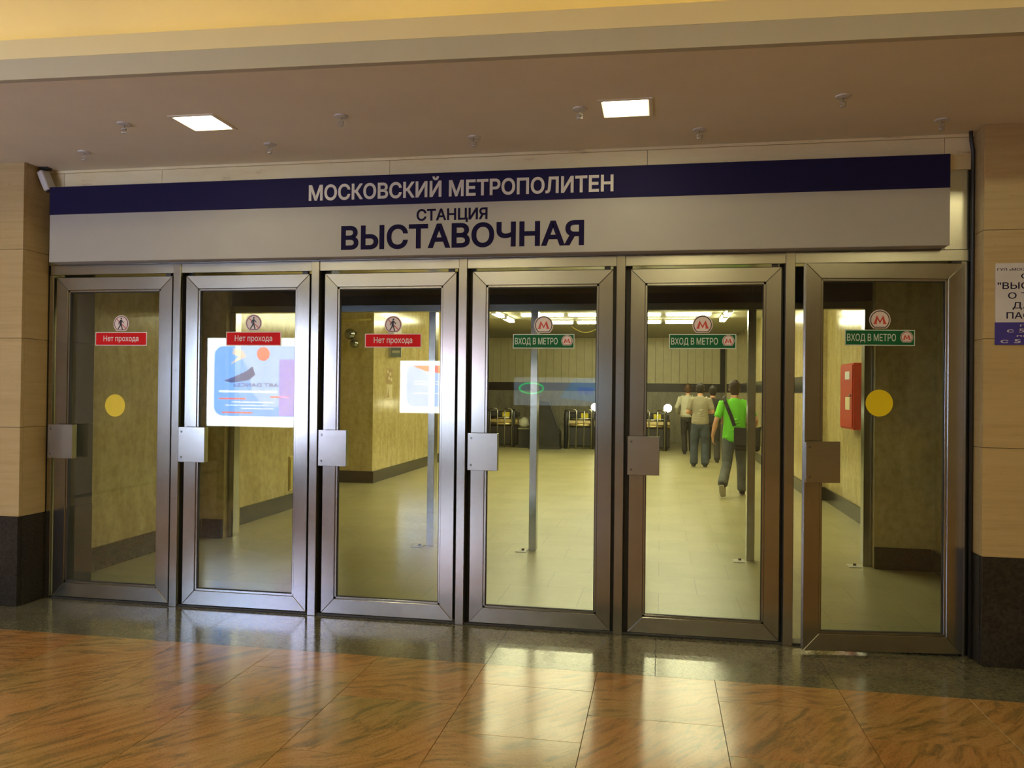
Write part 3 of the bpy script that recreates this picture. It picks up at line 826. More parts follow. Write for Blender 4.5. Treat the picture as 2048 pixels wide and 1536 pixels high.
# advertising lightboxes standing in the hall, mirrored in the door glass (they face the doors)
def lightbox(label, cx, y, w, z0, z1, kind):
    t = tag(empty('advertising_lightbox', (cx, y, 0), math.pi), label, 'lightbox', 'lightboxes standing in the hall')
    # local: x runs to the viewer's right when one stands at the doors; the lit face is at local y = -0.0 side
    h = w / 2
    box('cabinet', -h, h, 0.0, 0.16, z0, z1, 'white_plastic', t, 0.004)
    box('plinth', -h * 0.8, h * 0.8, 0.02, 0.14, 0.0, z0, 'dark_metal', t, 0.004)
    def rr(x0, x1, a, b, r):
        pts = []
        for (ccx, ccz, s) in ((x1 - r, b - r, 0), (x0 + r, b - r, 1), (x0 + r, a + r, 2), (x1 - r, a + r, 3)):
            for k in range(7):
                an = (s + k / 6) * math.pi / 2
                pts.append((ccx + r * math.cos(an), ccz + r * math.sin(an)))
        return pts
    if kind == 'blue':
        it = [(rect_pts(-h + 0.01, h - 0.01, z0 + 0.01, z1 - 0.01), 0, 0), (rr(-h + 0.12, h - 0.12, z0 + 0.16, z1 - 0.13, 0.14), 1, 1)]
        it.append(([(-h + 0.2, z1 - 0.14), (h - 0.42, z1 - 0.14), (h - 0.62, z1 - 0.40), (h - 0.72, z0 + 0.50), (h - 0.9, z0 + 0.3), (-h + 0.2, z0 + 0.3)], 2, 2))
        it.append(([(h - 0.60, z1 - 0.50), (h - 0.72, z1 - 0.42), (h - 0.76, z1 - 0.54), (h - 0.66, z1 - 0.62), (h - 0.40, z1 - 0.66), (h - 0.26, z1 - 0.63), (h - 0.36, z1 - 0.60)], 3, 5))
        it.append(([(h - 0.42, z1 - 0.16), (h - 0.55, z1 - 0.18), (h - 0.62, z1 - 0.28), (h - 0.36, z1 - 0.40), (h - 0.50, z1 - 0.28), (h - 0.40, z1 - 0.24)], 3, 6))
        it.append((disc_pts(h - 0.88, z1 - 0.24, 0.10, 24), 3, 3))
        for (a, b, z) in ((h - 0.2, h - 0.62, z0 + 0.40), (h - 0.25, h - 0.72, z0 + 0.20), (h - 1.0, h - 1.28, z0 + 0.43)):
            it.append((rect_pts(min(a, b), max(a, b), z, z + 0.022), 3, 3))
        for (a, b, z, hh) in ((h - 0.20, h - 1.10, z0 + 0.50, 0.03), (h - 0.40, h - 1.05, z0 + 0.355, 0.016), (h - 0.30, h - 0.95, z0 + 0.31, 0.012), (h - 0.55, h - 1.05, z0 + 0.265, 0.012)):
            it.append((rect_pts(min(a, b), max(a, b), z, z + hh), 3, 0))
        it.append((rect_pts(-h + 0.14, h - 1.13, z0 + 0.17, z1 - 0.32), 3, 4))
        o = layers('lit_poster', it, ['lightbox_white', 'lightbox_blue', 'lightbox_pale', 'lightbox_red', 'lightbox_violet', 'lightbox_navy', 'lightbox_skin'], t, 0.0)
        text_mesh('poster_lettering', 'ART DANCE»', 'lightbox_navy', t, h - 1.12, h - 0.42, z0 + 0.585, 0.055, -0.004, 0.02, 0.001)
    elif kind == 'pale':
        it = [(rect_pts(-h + 0.01, h - 0.01, z0 + 0.01, z1 - 0.01), 0, 0), (rr(-h + 0.12, h - 0.16, z0 + 0.16, z1 - 0.11, 0.18), 1, 1)]
        it.append(([(-h + 0.14, z1 - 0.12), (h - 0.30, z1 - 0.12), (h - 0.60, z1 - 0.24), (-h + 0.14, z1 - 0.42)], 2, 2))
        for z in (0.72, 0.66, 0.45): it.append((rect_pts(-h + 0.3, h - 0.35, z0 + z, z0 + z + 0.02), 2, 0))
        layers('lit_poster', it, ['lightbox_white', 'lightbox_pale', 'lightbox_red'], t, 0.0)
    else:
        it = [(rect_pts(-h + 0.01, h - 0.01, z0 + 0.01, z1 - 0.01), 0, 0), ([(-h + 0.02, z0 + 0.1), (-h + 0.95, z0 + 0.2), (-h + 0.6, z1 - 0.05), (-h + 0.02, z1 - 0.02)], 1, 1), (rect_pts(-h + 0.1, -h + 0.5, z1 - 0.42, z1 - 0.25), 2, 2)]
        layers('lit_poster', it, ['lightbox_dim_grey', 'lightbox_dim', 'lightbox_dim_blue'], t, 0.0)
        bm = bmesh.new()
        add_tube(bm, [(h - 0.45 + 0.30 * math.cos(a), -0.02, z1 - 0.28 + 0.13 * math.sin(a)) for a in [2 * math.pi * k / 24 for k in range(25)]], 0.018, 6); fix(bm)
        bm_obj('neon_loop', bm, 'neon_green', t, smooth=True)
    return t
lightbox('large bright blue and white lightbox mirrored in the second door', -5.62, -5.5, 1.67, 1.03, 2.33, 'blue')
lightbox('pale blue and white lightbox with red corner mirrored in the third door', -4.95, -12.5, 1.85, 1.06, 2.27, 'pale')
lightbox('dim teal lightbox with a green neon loop mirrored in the fourth door', -2.55, -14.6, 2.1, 1.24, 1.95, 'dim')

# ------------------------------------------------------------------ station: vestibule and corridor
BB = 0.20
def wall(name, x0, x1, y0, y1, z0, z1, mat, label): return S(box(name, x0, x1, y0, y1, z0, z1, mat), label, 'wall')
def skirting(name, x0, x1, y0, y1, label): return S(box(name, x0, x1, y0, y1, 0.0, BB, 'band_granite', None, 0.004), label, 'skirting')
wall('wall_vestibule_left', CL - 0.2, CL, 0.52, INY + 0.2, 0, CEIL2, 'station_marble', 'dim yellowish marble wall just behind the leftmost door')
skirting('baseboard_vestibule_left', CL, CL + 0.03, 0.52, INY - 0.17, 'dark skirting of the vestibule behind the leftmost door')
wall('wall_vestibule_right', CR, CR + 0.2, 0.45, INY + 0.2, 0, CEIL2, 'station_marble', 'dim marble wall just behind the rightmost door')
skirting('baseboard_vestibule_right', CR - 0.03, CR, 0.45, INY - 0.17, 'dark skirting of the vestibule behind the rightmost door')
wall('wall_left_jamb', CL, -4.56, INY - 0.14, INY + 0.20, 0, 2.9, 'station_marble', 'marble jamb left of the inner door line')
skirting('baseboard_left_jamb', CL + 0.03, -4.56, INY - 0.17, INY - 0.14, 'dark skirting under the left inner jamb')
wall('wall_right_jamb', 1.95, CR, INY - 0.14, INY + 0.20, 0, 2.9, 'station_marble', 'brown shaded marble jamb right of the inner door line')
skirting('baseboard_right_jamb', 1.95, CR - 0.03, INY - 0.17, INY - 0.14, 'dark skirting under the right inner jamb')
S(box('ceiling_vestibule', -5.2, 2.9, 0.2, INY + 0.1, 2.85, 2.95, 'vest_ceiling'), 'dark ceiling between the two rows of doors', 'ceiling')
# inner door line: header, dark transom panels and posts
t2 = S(empty('trim_4', (0, 0, 0)), 'inner steel door frame of slim posts without leaves', 'door frame')
box('header', -4.56, 1.95, INY - 0.06, INY + 0.06, 2.405, 2.475, 'steel_plain', t2, 0.003)
IX = [-4.53, -3.38, -2.31, -1.25, -0.18, 0.86, 1.91]
for a, b in zip(IX[:-1], IX[1:]):
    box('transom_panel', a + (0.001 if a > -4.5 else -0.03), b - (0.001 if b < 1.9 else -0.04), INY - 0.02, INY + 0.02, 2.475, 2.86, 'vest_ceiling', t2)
for ix in IX:
    box('post', ix - 0.036, ix + 0.036, INY - 0.06, INY + 0.06, 0.0, 2.405, 'steel', t2, 0.003)
for k, (px, py, lab) in enumerate(((-2.42, 2.62, 'metal floor plate beside the inner post seen through the third door'), (-1.35, 2.63, 'metal floor plate beside the inner post seen through the fourth door'), (0.75, 2.63, 'metal floor plate beside the inner post seen through the fifth door'), (1.79, 2.64, 'metal floor plate beside the inner post seen through the ajar door'))):
    t = tag(empty('floor_hinge_plate', (px, py, 0.0)), lab, 'floor plate', 'floor hinge plates of the inner doors')
    box('plate', -0.055, 0.055, -0.07, 0.07, 0.0, 0.006, 'white_plastic', t, 0.0015)
    tube('spindle', [(0.01, 0.02, 0.005), (0.01, 0.02, 0.022)], 0.014, 'dark_metal', t, 10)

# corridor
wall('wall_left_near', CL - 0.2, CL, INY + 0.2, 5.8, 0, CEIL2, 'station_marble', 'lit yellow marble wall seen through the second door')
skirting('baseboard_left_near', CL, CL + 0.03, INY + 0.2, 5.8, 'dark skirting of the wall seen through the second door')
wall('wall_left_far', CL - 1.6, CL, 7.9, 17.0, 0, CEIL2, 'station_marble', 'yellow marble wall corner seen through the third door')
skirting('baseboard_left_far', CL, CL + 0.03, 7.87, 17.0, 'dark skirting of the long wall seen through the third door')
skirting('baseboard_left_return', CL - 1.6, CL, 7.87, 7.9, 'dark skirting of the wall corner seen through the third door')
wall('wall_left_niche', CL - 1.8, CL - 1.6, 5.6, 8.0, 0, CEIL2, 'station_marble', 'end wall of the side niche off the corridor')
wall('wall_left_niche_side', CL - 1.6, CL - 0.2, 5.6, 5.8, 0, CEIL2, 'station_marble', 'side wall of the niche off the corridor')
wall('wall_right_near', CR, CR + 0.2, INY + 0.2, 7.6, 0, CEIL2, 'station_marble', 'lit yellow marble wall seen through the ajar door')
skirting('baseboard_right_near', CR - 0.03, CR, INY + 0.2, 7.57, 'dark skirting of the wall seen through the ajar door')
wall('wall_right_far', CR - 0.2, CR + 0.2, 7.6, 20.2, 0, CEIL2, 'station_marble', 'yellow marble wall beside the walking people')
box('stone_band', CR - 0.215, CR - 0.2, 8.2, 20.2, 1.62, 1.885, 'band_granite', bpy.data.objects['wall_right_far'], 0.003)
skirting('baseboard_right_far', CR - 0.23, CR - 0.2, 7.57, 20.2, 'dark skirting of the wall beside the walking people')
skirting('baseboard_right_return', CR - 0.2, CR, 7.57, 7.6, 'dark skirting of the short wall return by the ajar door')
S(box('ceiling_station', -8.0, 3.0, INY + 0.1, 22.0, CEIL2, CEIL2 + 0.1, 'station_ceiling'), 'olive grey station ceiling carrying fluorescent lamps', 'ceiling')
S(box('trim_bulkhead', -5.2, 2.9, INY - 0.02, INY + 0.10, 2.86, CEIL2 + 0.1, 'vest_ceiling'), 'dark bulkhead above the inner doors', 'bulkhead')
# far end
FY = 21.0
wf = wall('wall_far', -8.0, 3.0, FY, FY + 0.2, 0, CEIL2, 'grey_marble', 'far end wall with cream upright panels above a dark band')
box('stone_band', -8.0, 1.83, FY - 0.02, FY, 1.62, 1.885, 'band_granite', wf, 0.003)
x = 1.83
while x > -6.6:
    box('wall_panel', x - 0.247, x - 0.002, FY - 0.045, FY, 1.885, CEIL2 - 0.01, 'wall_panel', wf, 0.004)
    x -= 0.25
box('dark_recess', 1.832, 1.98, FY - 0.05, FY - 0.01, 1.62, 3.0, 'dark_gap', wf)
wr = wall('wall_far_return', 1.98, CR - 0.2, 20.2, FY, 0, CEIL2, 'wall_panel', 'plain cream wall piece at the far right end of the corridor')
box('stone_band', 1.97, CR - 0.2, 20.18, 20.2, 1.62, 1.885, 'band_granite', wr, 0.003)
wall('wall_far_left', -8.2, -8.0, 16.8, 21.2, 0, CEIL2, 'station_marble', 'side wall of the turnstile hall')
wall('wall_far_left_front', -8.0, CL - 1.6, 16.8, 17.0, 0, CEIL2, 'station_marble', 'front wall of the turnstile hall')

# fluorescent lamps
flu = None
def fluorescent(loc, rz, label):
    global flu
    if flu is None:
        t = empty('fluorescent_lamp', loc, rz)
        box('housing', -0.5, 0.5, -0.075, 0.075, -0.035, 0.0, 'white_plastic', t, 0.004)
        for s in (-1, 1):
            tube('lamp_tube', [(-0.47, 0.040 * s, -0.072), (0.47, 0.040 * s, -0.072)], 0.027, 'tube_light', t, 8)
            box('lamp_holder', 0.472 * s - 0.014, 0.472 * s + 0.014, -0.06, 0.06, -0.10, -0.034, 'white_plastic', t)
        flu = t
    else:
        t = copy_tree(flu); t.location = loc; t.rotation_euler = (0, 0, rz)
    tag(t, label, 'ceiling lamp', 'fluorescent lamps on the station ceiling')
for r, yy in enumerate((12.5, 14.45)):
    for k in range(4):
        fluorescent((-2.58 + 1.05 * k, yy, CEIL2 - 0.001), 0, '%s fluorescent lamp from the left in the %s crosswise row on the station ceiling' % (('first', 'second', 'third', 'fourth')[k], ('nearer', 'farther')[r]))
for xx, side in ((-3.56, 'left'), (1.39, 'right')):
    for j, yy in enumerate((12.3, 13.6)):
        fluorescent((xx, yy, CEIL2 - 0.001), math.pi / 2, '%s lengthwise fluorescent lamp on the %s side of the station ceiling' % (('nearer', 'farther')[j], side))
for yy in (4.3, 6.2, 8.1, 10.2):
    for k in ((2, 3) if yy < 5 else range(4)):
        fluorescent((-2.58 + 1.05 * k, yy, CEIL2 - 0.001), 0, 'fluorescent lamp on the station ceiling out of sight behind the inner door head')
# loose cable on the ceiling
cb = tag(tube('loose_cable', [(-2.37 + 0.75 * q, 16.4 + 0.2 * q, CEIL2 - 0.005 - 0.16 * math.sin(math.pi * q)) for q in [k / 12 for k in range(13)]], 0.012, 'cable_yellow', None), 'yellow cable drooping from the station ceiling', 'cable')

# red fire cabinet on the corridor wall
t = tag(empty('fire_cabinet', (CR, 5.45, 1.17)), 'red fire hose cabinet on the yellow wall seen through the ajar door', 'fire cabinet')
box('cabinet_body', -0.16, -0.001, -0.35, 0.35, 0.0, 0.82, 'fire_red', t, 0.006)
o = box('cabinet_door', -0.172, -0.161, -0.33, 0.33, 0.02, 0.80, 'fire_red', t, 0.004)
box('door_label', -0.175, -0.1725, -0.20, 0.05, 0.62, 0.72, 'notice_white', o)
box('door_label', -0.175, -0.1725, -0.22, 0.02, 0.24, 0.40, 'poster_cream', o)
tube('door_knob', [(-0.172, -0.27, 0.42), (-0.195, -0.27, 0.42)], 0.014, 'chrome_dark', t, 10)

# small fixtures on the left walls
t = tag(empty('access_panel', (CL, 5.05, 0.24)), 'yellow access panel low on the wall seen through the second door', 'access panel')
box('panel_frame', 0.0005, 0.012, -0.36, 0.36, 0.0, 0.46, 'brass_steel', t, 0.002)
box('panel_leaf', 0.0122, 0.020, -0.34, 0.34, 0.02, 0.44, 'access_yellow', t, 0.002)
t = tag(empty('dome_camera', (-5.16, 7.9, 2.50)), 'dark swivel surveillance camera on the wall corner seen through the third door', 'camera')
tube('wall_arm', [(0, -0.001, 0.06), (0, -0.10, 0.06), (0, -0.16, 0.03)], 0.028, 'dark_metal', t, 10)
bm = bmesh.new(); bmesh.ops.create_uvsphere(bm, u_segments=18, v_segments=12, radius=0.095, matrix=Matrix.Translation((-0.02, -0.19, 0.03))); bm_obj('camera_head', bm, 'chrome_dark', t, smooth=True)
bm = bmesh.new(); bmesh.ops.create_uvsphere(bm, u_segments=18, v_segments=12, radius=0.075, matrix=Matrix.Translation((0.05, -0.18, -0.13))); bm_obj('dome', bm, 'chrome_dark', t, smooth=True)
tag(tube('wall_conduit', [(-5.6, 7.885, 2.77), (-4.88, 7.885, 2.79)], 0.018, 'access_yellow', None), 'pale conduit running level above the swivel camera', 'pipe')
t = tag(empty('wall_box_sign', (CL, 8.9, 2.20)), 'white box sign projecting from the wall seen through the third door', 'sign')
box('sign_housing', 0.0005, 0.10, -0.22, 0.22, 0.0, 0.52, 'white_plastic', t, 0.006)
o = box('name_plate', 0.05, 0.24, -0.235, -0.222, -0.02, 0.17, 'plate_grey', t, 0.002)
box('plate_print', 0.075, 0.215, -0.2365, -0.2352, 0.055, 0.10, 'letter_white', o)
for k, (yy, z0, z1, mt, lab) in enumerate(((8.75, 1.72, 1.98, 'poster_brown', 'upper small brown poster on the wall seen through the third door'), (8.75, 1.43, 1.69, 'poster_cream', 'lower small cream poster with a dark tower on the wall'))):
    t = tag(empty('small_poster', (CL, yy, z0)), lab, 'poster', 'small posters on the left wall')
    box('sheet', 0.0005, 0.003, -0.16, 0.16, 0.0, z1 - z0, mt, t)
    bm = bmesh.new()
    if k == 0:
        for q, (a, b) in enumerate(((-0.1, 0.2), (0.04, 0.16), (-0.03, 0.08), (0.10, 0.06))):
            add_box(bm, 0.0031, 0.0036, a - 0.045, a + 0.045, b - 0.03, b + 0.03)
        bm_obj('print', bm, 'poster_cream', t)
    else:
        vs_ = [bm.verts.new(c) for c in ((0.0034, -0.13, 0.02), (0.0034, 0.0, 0.02), (0.0034, -0.05, 0.12), (0.0034, -0.07, 0.24), (0.0034, -0.09, 0.12))]
        bm.faces.new(vs_)
        bm_obj('print', bm, 'poster_brown', t)

# ------------------------------------------------------------------ turnstiles
def turnstile(x, y, lab, lamp=True):
    t = tag(empty('turnstile', (x, y, 0)), lab, 'turnstile', 'turnstiles at the far end')
    bm = bmesh.new(); add_box(bm, -0.46, 0.46, 0.0, 0.5, 0.06, 0.62, 0.03); bm_obj('cabinet', bm, 'dark_metal', t)
    tube('lower_trim', [(-0.47, 0.0, 0.66), (0.47, 0.0, 0.66)], 0.04, 'brass_steel', t, 14)
    box('side_panel', -0.46, 0.46, 0.0, 0.5, 0.70, 0.80, 'brass_steel', t, 0.01)
    tube('upper_trim', [(-0.47, 0.0, 0.835), (0.47, 0.0, 0.835)], 0.032, 'steel_plain', t, 14)
    box('top_cover', -0.44, 0.44, 0.02, 0.48, 0.85, 1.02, 'dark_metal', t, 0.03)
    box('warning_label', 0.02, 0.22, -0.004, 0.018, 0.84, 1.0, 'yellow_sticker', t)
    for sx in (-0.40, 0.34):
        tube('reader_post', [(sx, -0.06, 0.0), (sx, -0.06, 1.0), (sx, -0.02, 1.06)], 0.055, 'dark_plastic', t, 12)
    for sx in (-0.30, 0.12):
        tube('guard_rail', [(sx, -0.22, 0.0), (sx, -0.22, 1.06), (sx, -0.18, 1.10), (sx + 0.16, -0.16, 1.10), (sx + 0.2, -0.16, 1.06), (sx + 0.2, -0.16, 0.0)], 0.018, 'steel_plain', t, 8)
    if lamp:
        tube('lamp_stem', [(0.40, 0.05, 1.0), (0.40, 0.05, 1.08)], 0.02, 'steel_plain', t)
        bm = bmesh.new(); bmesh.ops.create_uvsphere(bm, u_segments=16, v_segments=10, radius=0.11, matrix=Matrix.Translation((0.40, 0.05, 1.17))); bm_obj('lamp_globe', bm, 'globe_light', t, smooth=True)
    return t
turnstile(-4.44, 17.5, 'turnstile at the left end, seen through the fourth door without a globe lamp', False)
turnstile(-2.20, 17.5, 'turnstile with a bright globe lamp beside the dark sloping booth')
turnstile(-0.20, 17.5, 'turnstile with a bright globe lamp seen through the fifth door')
t = tag(empty('control_booth', (-3.15, 17.0, 0)), 'dark grey booth with a sloping side between two turnstiles', 'booth')
bm = bmesh.new(); add_prism(bm, [(-0.42, 0.0), (0.42, 0.0), (0.42, 0.46), (0.12, 1.30), (-0.42, 1.35)], 0.0, 0.5); fix(bm)
bmesh.ops.bevel(bm, geom=bm.edges[:], offset=0.015, segments=2, affect='EDGES')
bm_obj('booth_body', bm, 'band_granite', t)
box('plinth', -0.44, 0.44, -0.02, 0.52, 0.0, 0.08, 'dark_metal', t, 0.004)
bm = bmesh.new(); add_tube(bm, [(0.43, -0.012, 0.44), (0.13, -0.012, 1.29)], 0.015, 6); fix(bm); bm_obj('edge_strip', bm, 'dark_plastic', t)
# white bag slumped beside the booth
bm = bmesh.new(); bmesh.ops.create_icosphere(bm, subdivisions=3, radius=1.0)
for v in bm.verts:
    n_ = 1 + 0.14 * math.sin(7 * v.co.x + 3 * v.co.z) * math.cos(6 * v.co.y + 2 * v.co.z) + 0.07 * math.sin(15 * v.co.z + 9 * v.co.x)
    v.co = Vector((v.co.x * 0.17 * n_, v.co.y * 0.12 * n_, max(-0.95, v.co.z * n_) * 0.15))
tag(bm_obj('white_bag', bm, 'white_sheet', None, (-3.77, 17.45, 0.56 + 0.1425), True), 'crumpled white bag beside the dark booth on the counter', 'bag')
t = tag(empty('counter', (-3.84, 17.3, 0)), 'low dark counter under the crumpled white bag', 'counter')
box('counter_top', -0.10, 0.24, 0.0, 0.34, 0.52, 0.56, 'grey_marble', t, 0.004)
box('counter_body', -0.08, 0.22, 0.03, 0.32, 0.0, 0.52, 'dark_metal', t, 0.004)

# ------------------------------------------------------------------ people
def add_loft(bm, rings, seg=18, side=Vector((1, 0, 0))):
    """rings: (centre, radius across, radius deep); a closed tapering limb with rounded ends"""
    pts = [Vector(r[0]) for r in rings]
    vr = []
    for i, (c, ra, rb) in enumerate(rings):
        d = (pts[min(i + 1, len(pts) - 1)] - pts[max(i - 1, 0)])
        d = d.normalized() if d.length > 1e-6 else Vector((0, 0, 1))
        s = side - d * side.dot(d)
        if s.length < 0.2:
            s = Vector((0, 1, 0)) - d * d.y
        s.normalize(); q = d.cross(s)
        vr.append((Vector(c), s, q, ra, rb, d))
    full = []
    c, s, q, ra, rb, d = vr[0]
    m = min(ra, rb)
    for a in (0.3, 0.75): full.append((c - d * m * math.cos(a * math.pi / 2) * 0.7, s, q, ra * math.sin(a * math.pi / 2), rb * math.sin(a * math.pi / 2)))
    full += [(c, s, q, ra, rb) for (c, s, q, ra, rb, d) in vr]
    c, s, q, ra, rb, d = vr[-1]
    m = min(ra, rb)
    for a in (0.75, 0.3): full.append((c + d * m * math.cos(a * math.pi / 2) * 0.7, s, q, ra * math.sin(a * math.pi / 2), rb * math.sin(a * math.pi / 2)))
    R = [[bm.verts.new(c + s * (ra * math.cos(2 * math.pi * k / seg)) + q * (rb * math.sin(2 * math.pi * k / seg))) for k in range(seg)] for (c, s, q, ra, rb) in full]
    for A, B in zip(R[:-1], R[1:]):
        for k in range(seg): bm.faces.new((A[k], A[(k + 1) % seg], B[(k + 1) % seg], B[k]))
    bm.faces.new(R[0][::-1]); bm.faces.new(R[-1])
def add_ball(bm, c, r, sc=(1, 1, 1)):
    bmesh.ops.create_uvsphere(bm, u_segments=20, v_segments=14, radius=r, matrix=Matrix.Translation(c) @ Matrix.Diagonal((*sc, 1)))
def remeshed(name, bm, mat, parent, voxel, smooth=4, cut=None):
    """fuse overlapping shapes into one continuous skin"""
    fix(bm)
    o = bm_obj(name, bm, mat, parent)
    md = o.modifiers.new('fuse', 'REMESH'); md.mode = 'VOXEL'; md.voxel_size = voxel
    ms = o.modifiers.new('relax', 'SMOOTH'); ms.iterations = smooth; ms.factor = 0.5
    dg = bpy.context.evaluated_depsgraph_get()
    me = bpy.data.meshes.new_from_object(o.evaluated_get(dg))
    o.modifiers.clear(); old = o.data; o.data = me; bpy.data.meshes.remove(old)
    me.name = name
    me.materials.clear(); me.materials.append(MATS[mat])
    for p in me.polygons: p.use_smooth = True; p.material_index = 0
    return o
def lerp(a, b, t): return Vector(a) * (1 - t) + Vector(b) * t
def person(loc, label, P):
    """P: pose and clothes; the figure faces +Y, its base lies under the pelvis"""
    t = tag(empty('person', loc, P.get('rz', 0.0)), label, 'person', 'people walking into the station')
    H = P['h'] / 1.80
    def V(*a): return Vector(a) * H
    lean = P.get('lean', 0.02); hd = P.get('head', (0, 0.03))      # lean forward, head shift
    pel, wai, che, shc = V(0, 0, 0.96), V(0, lean * 0.3, 1.12), V(0, lean * 0.8, 1.34), V(0, lean, 1.47)
    neck = V(hd[0] * 0.4, lean + hd[1] * 0.4, 1.54); head = V(hd[0], lean + hd[1], 1.685)
    sh = {s: V(0.185 * s, lean, 1.455) for s in (-1, 1)}
    # ---- body (skin)
    bm = bmesh.new()
    add_loft(bm, [(pel, 0.13, 0.09), (wai, 0.125, 0.085), (che, 0.145, 0.095), (shc, 0.14, 0.075)])
    add_loft(bm, [(lerp(shc, neck, 0.1), 0.075, 0.065), (neck, 0.058, 0.06), (lerp(neck, head, 0.5), 0.055, 0.06)])
    up_ = V(0, 0, 1)
    add_loft(bm, [(head + V(0, 0.030, -0.105), 0.040, 0.045), (head + V(0, 0.018, -0.06), 0.062, 0.078), (head, 0.076, 0.096), (head + V(0, -0.008, 0.055), 0.070, 0.088), (head + V(0, -0.010, 0.085), 0.045, 0.055)])
    add_loft(bm, [(head + V(0, 0.095, 0.02), 0.010, 0.012), (head + V(0, 0.112, -0.025), 0.016, 0.014)], 10)        # nose
    add_loft(bm, [(head + V(0, 0.085, -0.062), 0.024, 0.012), (head + V(0, 0.088, -0.068), 0.022, 0.010)], 10)      # lips
    for s in (-1, 1):
        add_ball(bm, head + V(0.080 * s, -0.006, -0.012), 0.030 * H, (0.35, 0.7, 1.1))                              # ears
    for s, A in ((-1, P['armL']), (1, P['armR'])):
        el, wr, hdir = Vector(A[0]) * H, Vector(A[1]) * H, Vector(A[2]).normalized()
        a0 = sh[s]
        add_loft(bm, [(a0, 0.047, 0.047), (lerp(a0, el, 0.5), 0.046, 0.046), (el, 0.037, 0.037)], 14)
        add_loft(bm, [(el, 0.037, 0.037), (lerp(el, wr, 0.3), 0.041, 0.039), (wr, 0.026, 0.029)], 14)
        # hand: palm, four fingers, a thumb leaving the side of the palm
        inn = Vector((-s, 0, 0)); fwd = Vector((0, 1, 0)) - hdir * hdir.y
        fwd = fwd.normalized() if fwd.length > 0.1 else Vector((0, 0, 1))
        nrm = hdir.cross(fwd).normalized()                         # palm normal
        if nrm.dot(inn) < 0: nrm = -nrm
        palm_end = wr + hdir * 0.090 * H
        add_loft(bm, [(wr, 0.028, 0.022), (wr + hdir * 0.045 * H, 0.040, 0.018), (palm_end, 0.042, 0.015)], 12, fwd)
        for k, (off, ln) in enumerate(((0.030, 0.070), (0.010, 0.080), (-0.010, 0.074), (-0.029, 0.058))):
            b0 = palm_end + fwd * off * H - hdir * 0.012
            b1 = b0 + (hdir + nrm * 0.22).normalized() * ln * 0.5 * H
            b2 = b1 + (hdir + nrm * 0.75).normalized() * ln * 0.5 * H
            add_loft(bm, [(b0, 0.0098, 0.0098), (b1, 0.0090, 0.0090), (b2, 0.0075, 0.0075)], 8)
        t0 = wr + hdir * 0.028 * H + fwd * 0.028 * H
        t1 = t0 + (hdir * 0.6 + fwd * 0.8 + nrm * 0.3).normalized() * 0.035 * H
        t2_ = t1 + (hdir + fwd * 0.25 + nrm * 0.35).normalized() * 0.032 * H
        add_loft(bm, [(t0, 0.013, 0.013), (t1, 0.0110, 0.0110), (t2_, 0.0088, 0.0088)], 8)
    for s, G in ((-1, P['legL']), (1, P['legR'])):
        hp, kn, an = V(0.088 * s, 0, 0.93), Vector(G[0]) * H, Vector(G[1]) * H
        add_loft(bm, [(hp, 0.070, 0.070), (kn, 0.045, 0.048), (lerp(kn, an, 0.35), 0.042, 0.045), (an, 0.032, 0.034)], 14)
    body = remeshed('body', bm, 'skin', t, 0.0065, 3)
    for s in (-1, 1):
        bm = bmesh.new(); add_ball(bm, head + V(0.030 * s, 0.082, 0.006), 0.012 * H)
        bm_obj('eye', bm, 'eye_white', t, smooth=True)
    # ---- hair
    bm = bmesh.new()
    add_loft(bm, [(head + V(0, -0.048, -0.088), 0.058, 0.044), (head + V(0, -0.036, -0.035), 0.083, 0.074), (head + V(0, -0.018, 0.030), 0.091, 0.102), (head + V(0, -0.010, 0.080), 0.082, 0.098), (head + V(0, -0.008, 0.106), 0.055, 0.068)])
    add_ball(bm, head + V(0, 0.048, 0.078), 0.058 * H, (1.2, 1, 0.75))
    for s in (-1, 1): add_loft(bm, [(head + V(0.076 * s, -0.002, 0.045), 0.016, 0.040), (head + V(0.079 * s, -0.012, 0.010), 0.012, 0.030)], 10)
    hr = remeshed('hair', bm, P['hair'], t, 0.009, 3)
    # ---- shirt: torso and sleeves in one
    bm = bmesh.new()
    low = P.get('hem', 0.92)
    add_loft(bm, [(V(0, 0, low), 0.188, 0.142), (V(0, 0, low + 0.10), 0.182, 0.134), (wai + V(0, 0, 0.03), 0.168, 0.120), (che, 0.182, 0.125), (shc + V(0, 0, -0.03), 0.180, 0.100), (shc + V(0, 0, 0.02), 0.110, 0.080), (neck + V(0, 0, -0.035), 0.066, 0.066)])
    for s, A in ((-1, P['armL']), (1, P['armR'])):
        el, wr = Vector(A[0]) * H, Vector(A[1]) * H
        k = P.get('sleeve', 0.62)
        if k <= 1:
            add_loft(bm, [(lerp(sh[s], Vector((0, sh[s].y, sh[s].z)), 0.3) , 0.07, 0.075), (sh[s], 0.068, 0.070), (lerp(sh[s], el, k * 0.6), 0.062, 0.066), (lerp(sh[s], el, k), 0.060, 0.064)], 14)
        else:
            add_loft(bm, [(lerp(sh[s], Vector((0, sh[s].y, sh[s].z)), 0.3) , 0.07, 0.075), (sh[s], 0.066, 0.068), (el, 0.052, 0.054), (lerp(el, wr, 0.5), 0.046, 0.046), (lerp(el, wr, 0.95), 0.036, 0.036)], 14)
    for k in range(P.get('folds', 5)):                       # soft folds above the hem
        zz = low + 0.02 + 0.05 * k
        add_loft(bm, [(V(-0.14 + 0.03 * k, -0.10, zz), 0.020, 0.020), (V(0.0, -0.130, zz + 0.02), 0.018, 0.018), (V(0.13 - 0.02 * k, -0.10, zz + 0.035), 0.020, 0.020)], 8)
    o = remeshed('shirt', bm, P['shirt'], t, 0.011, 5)
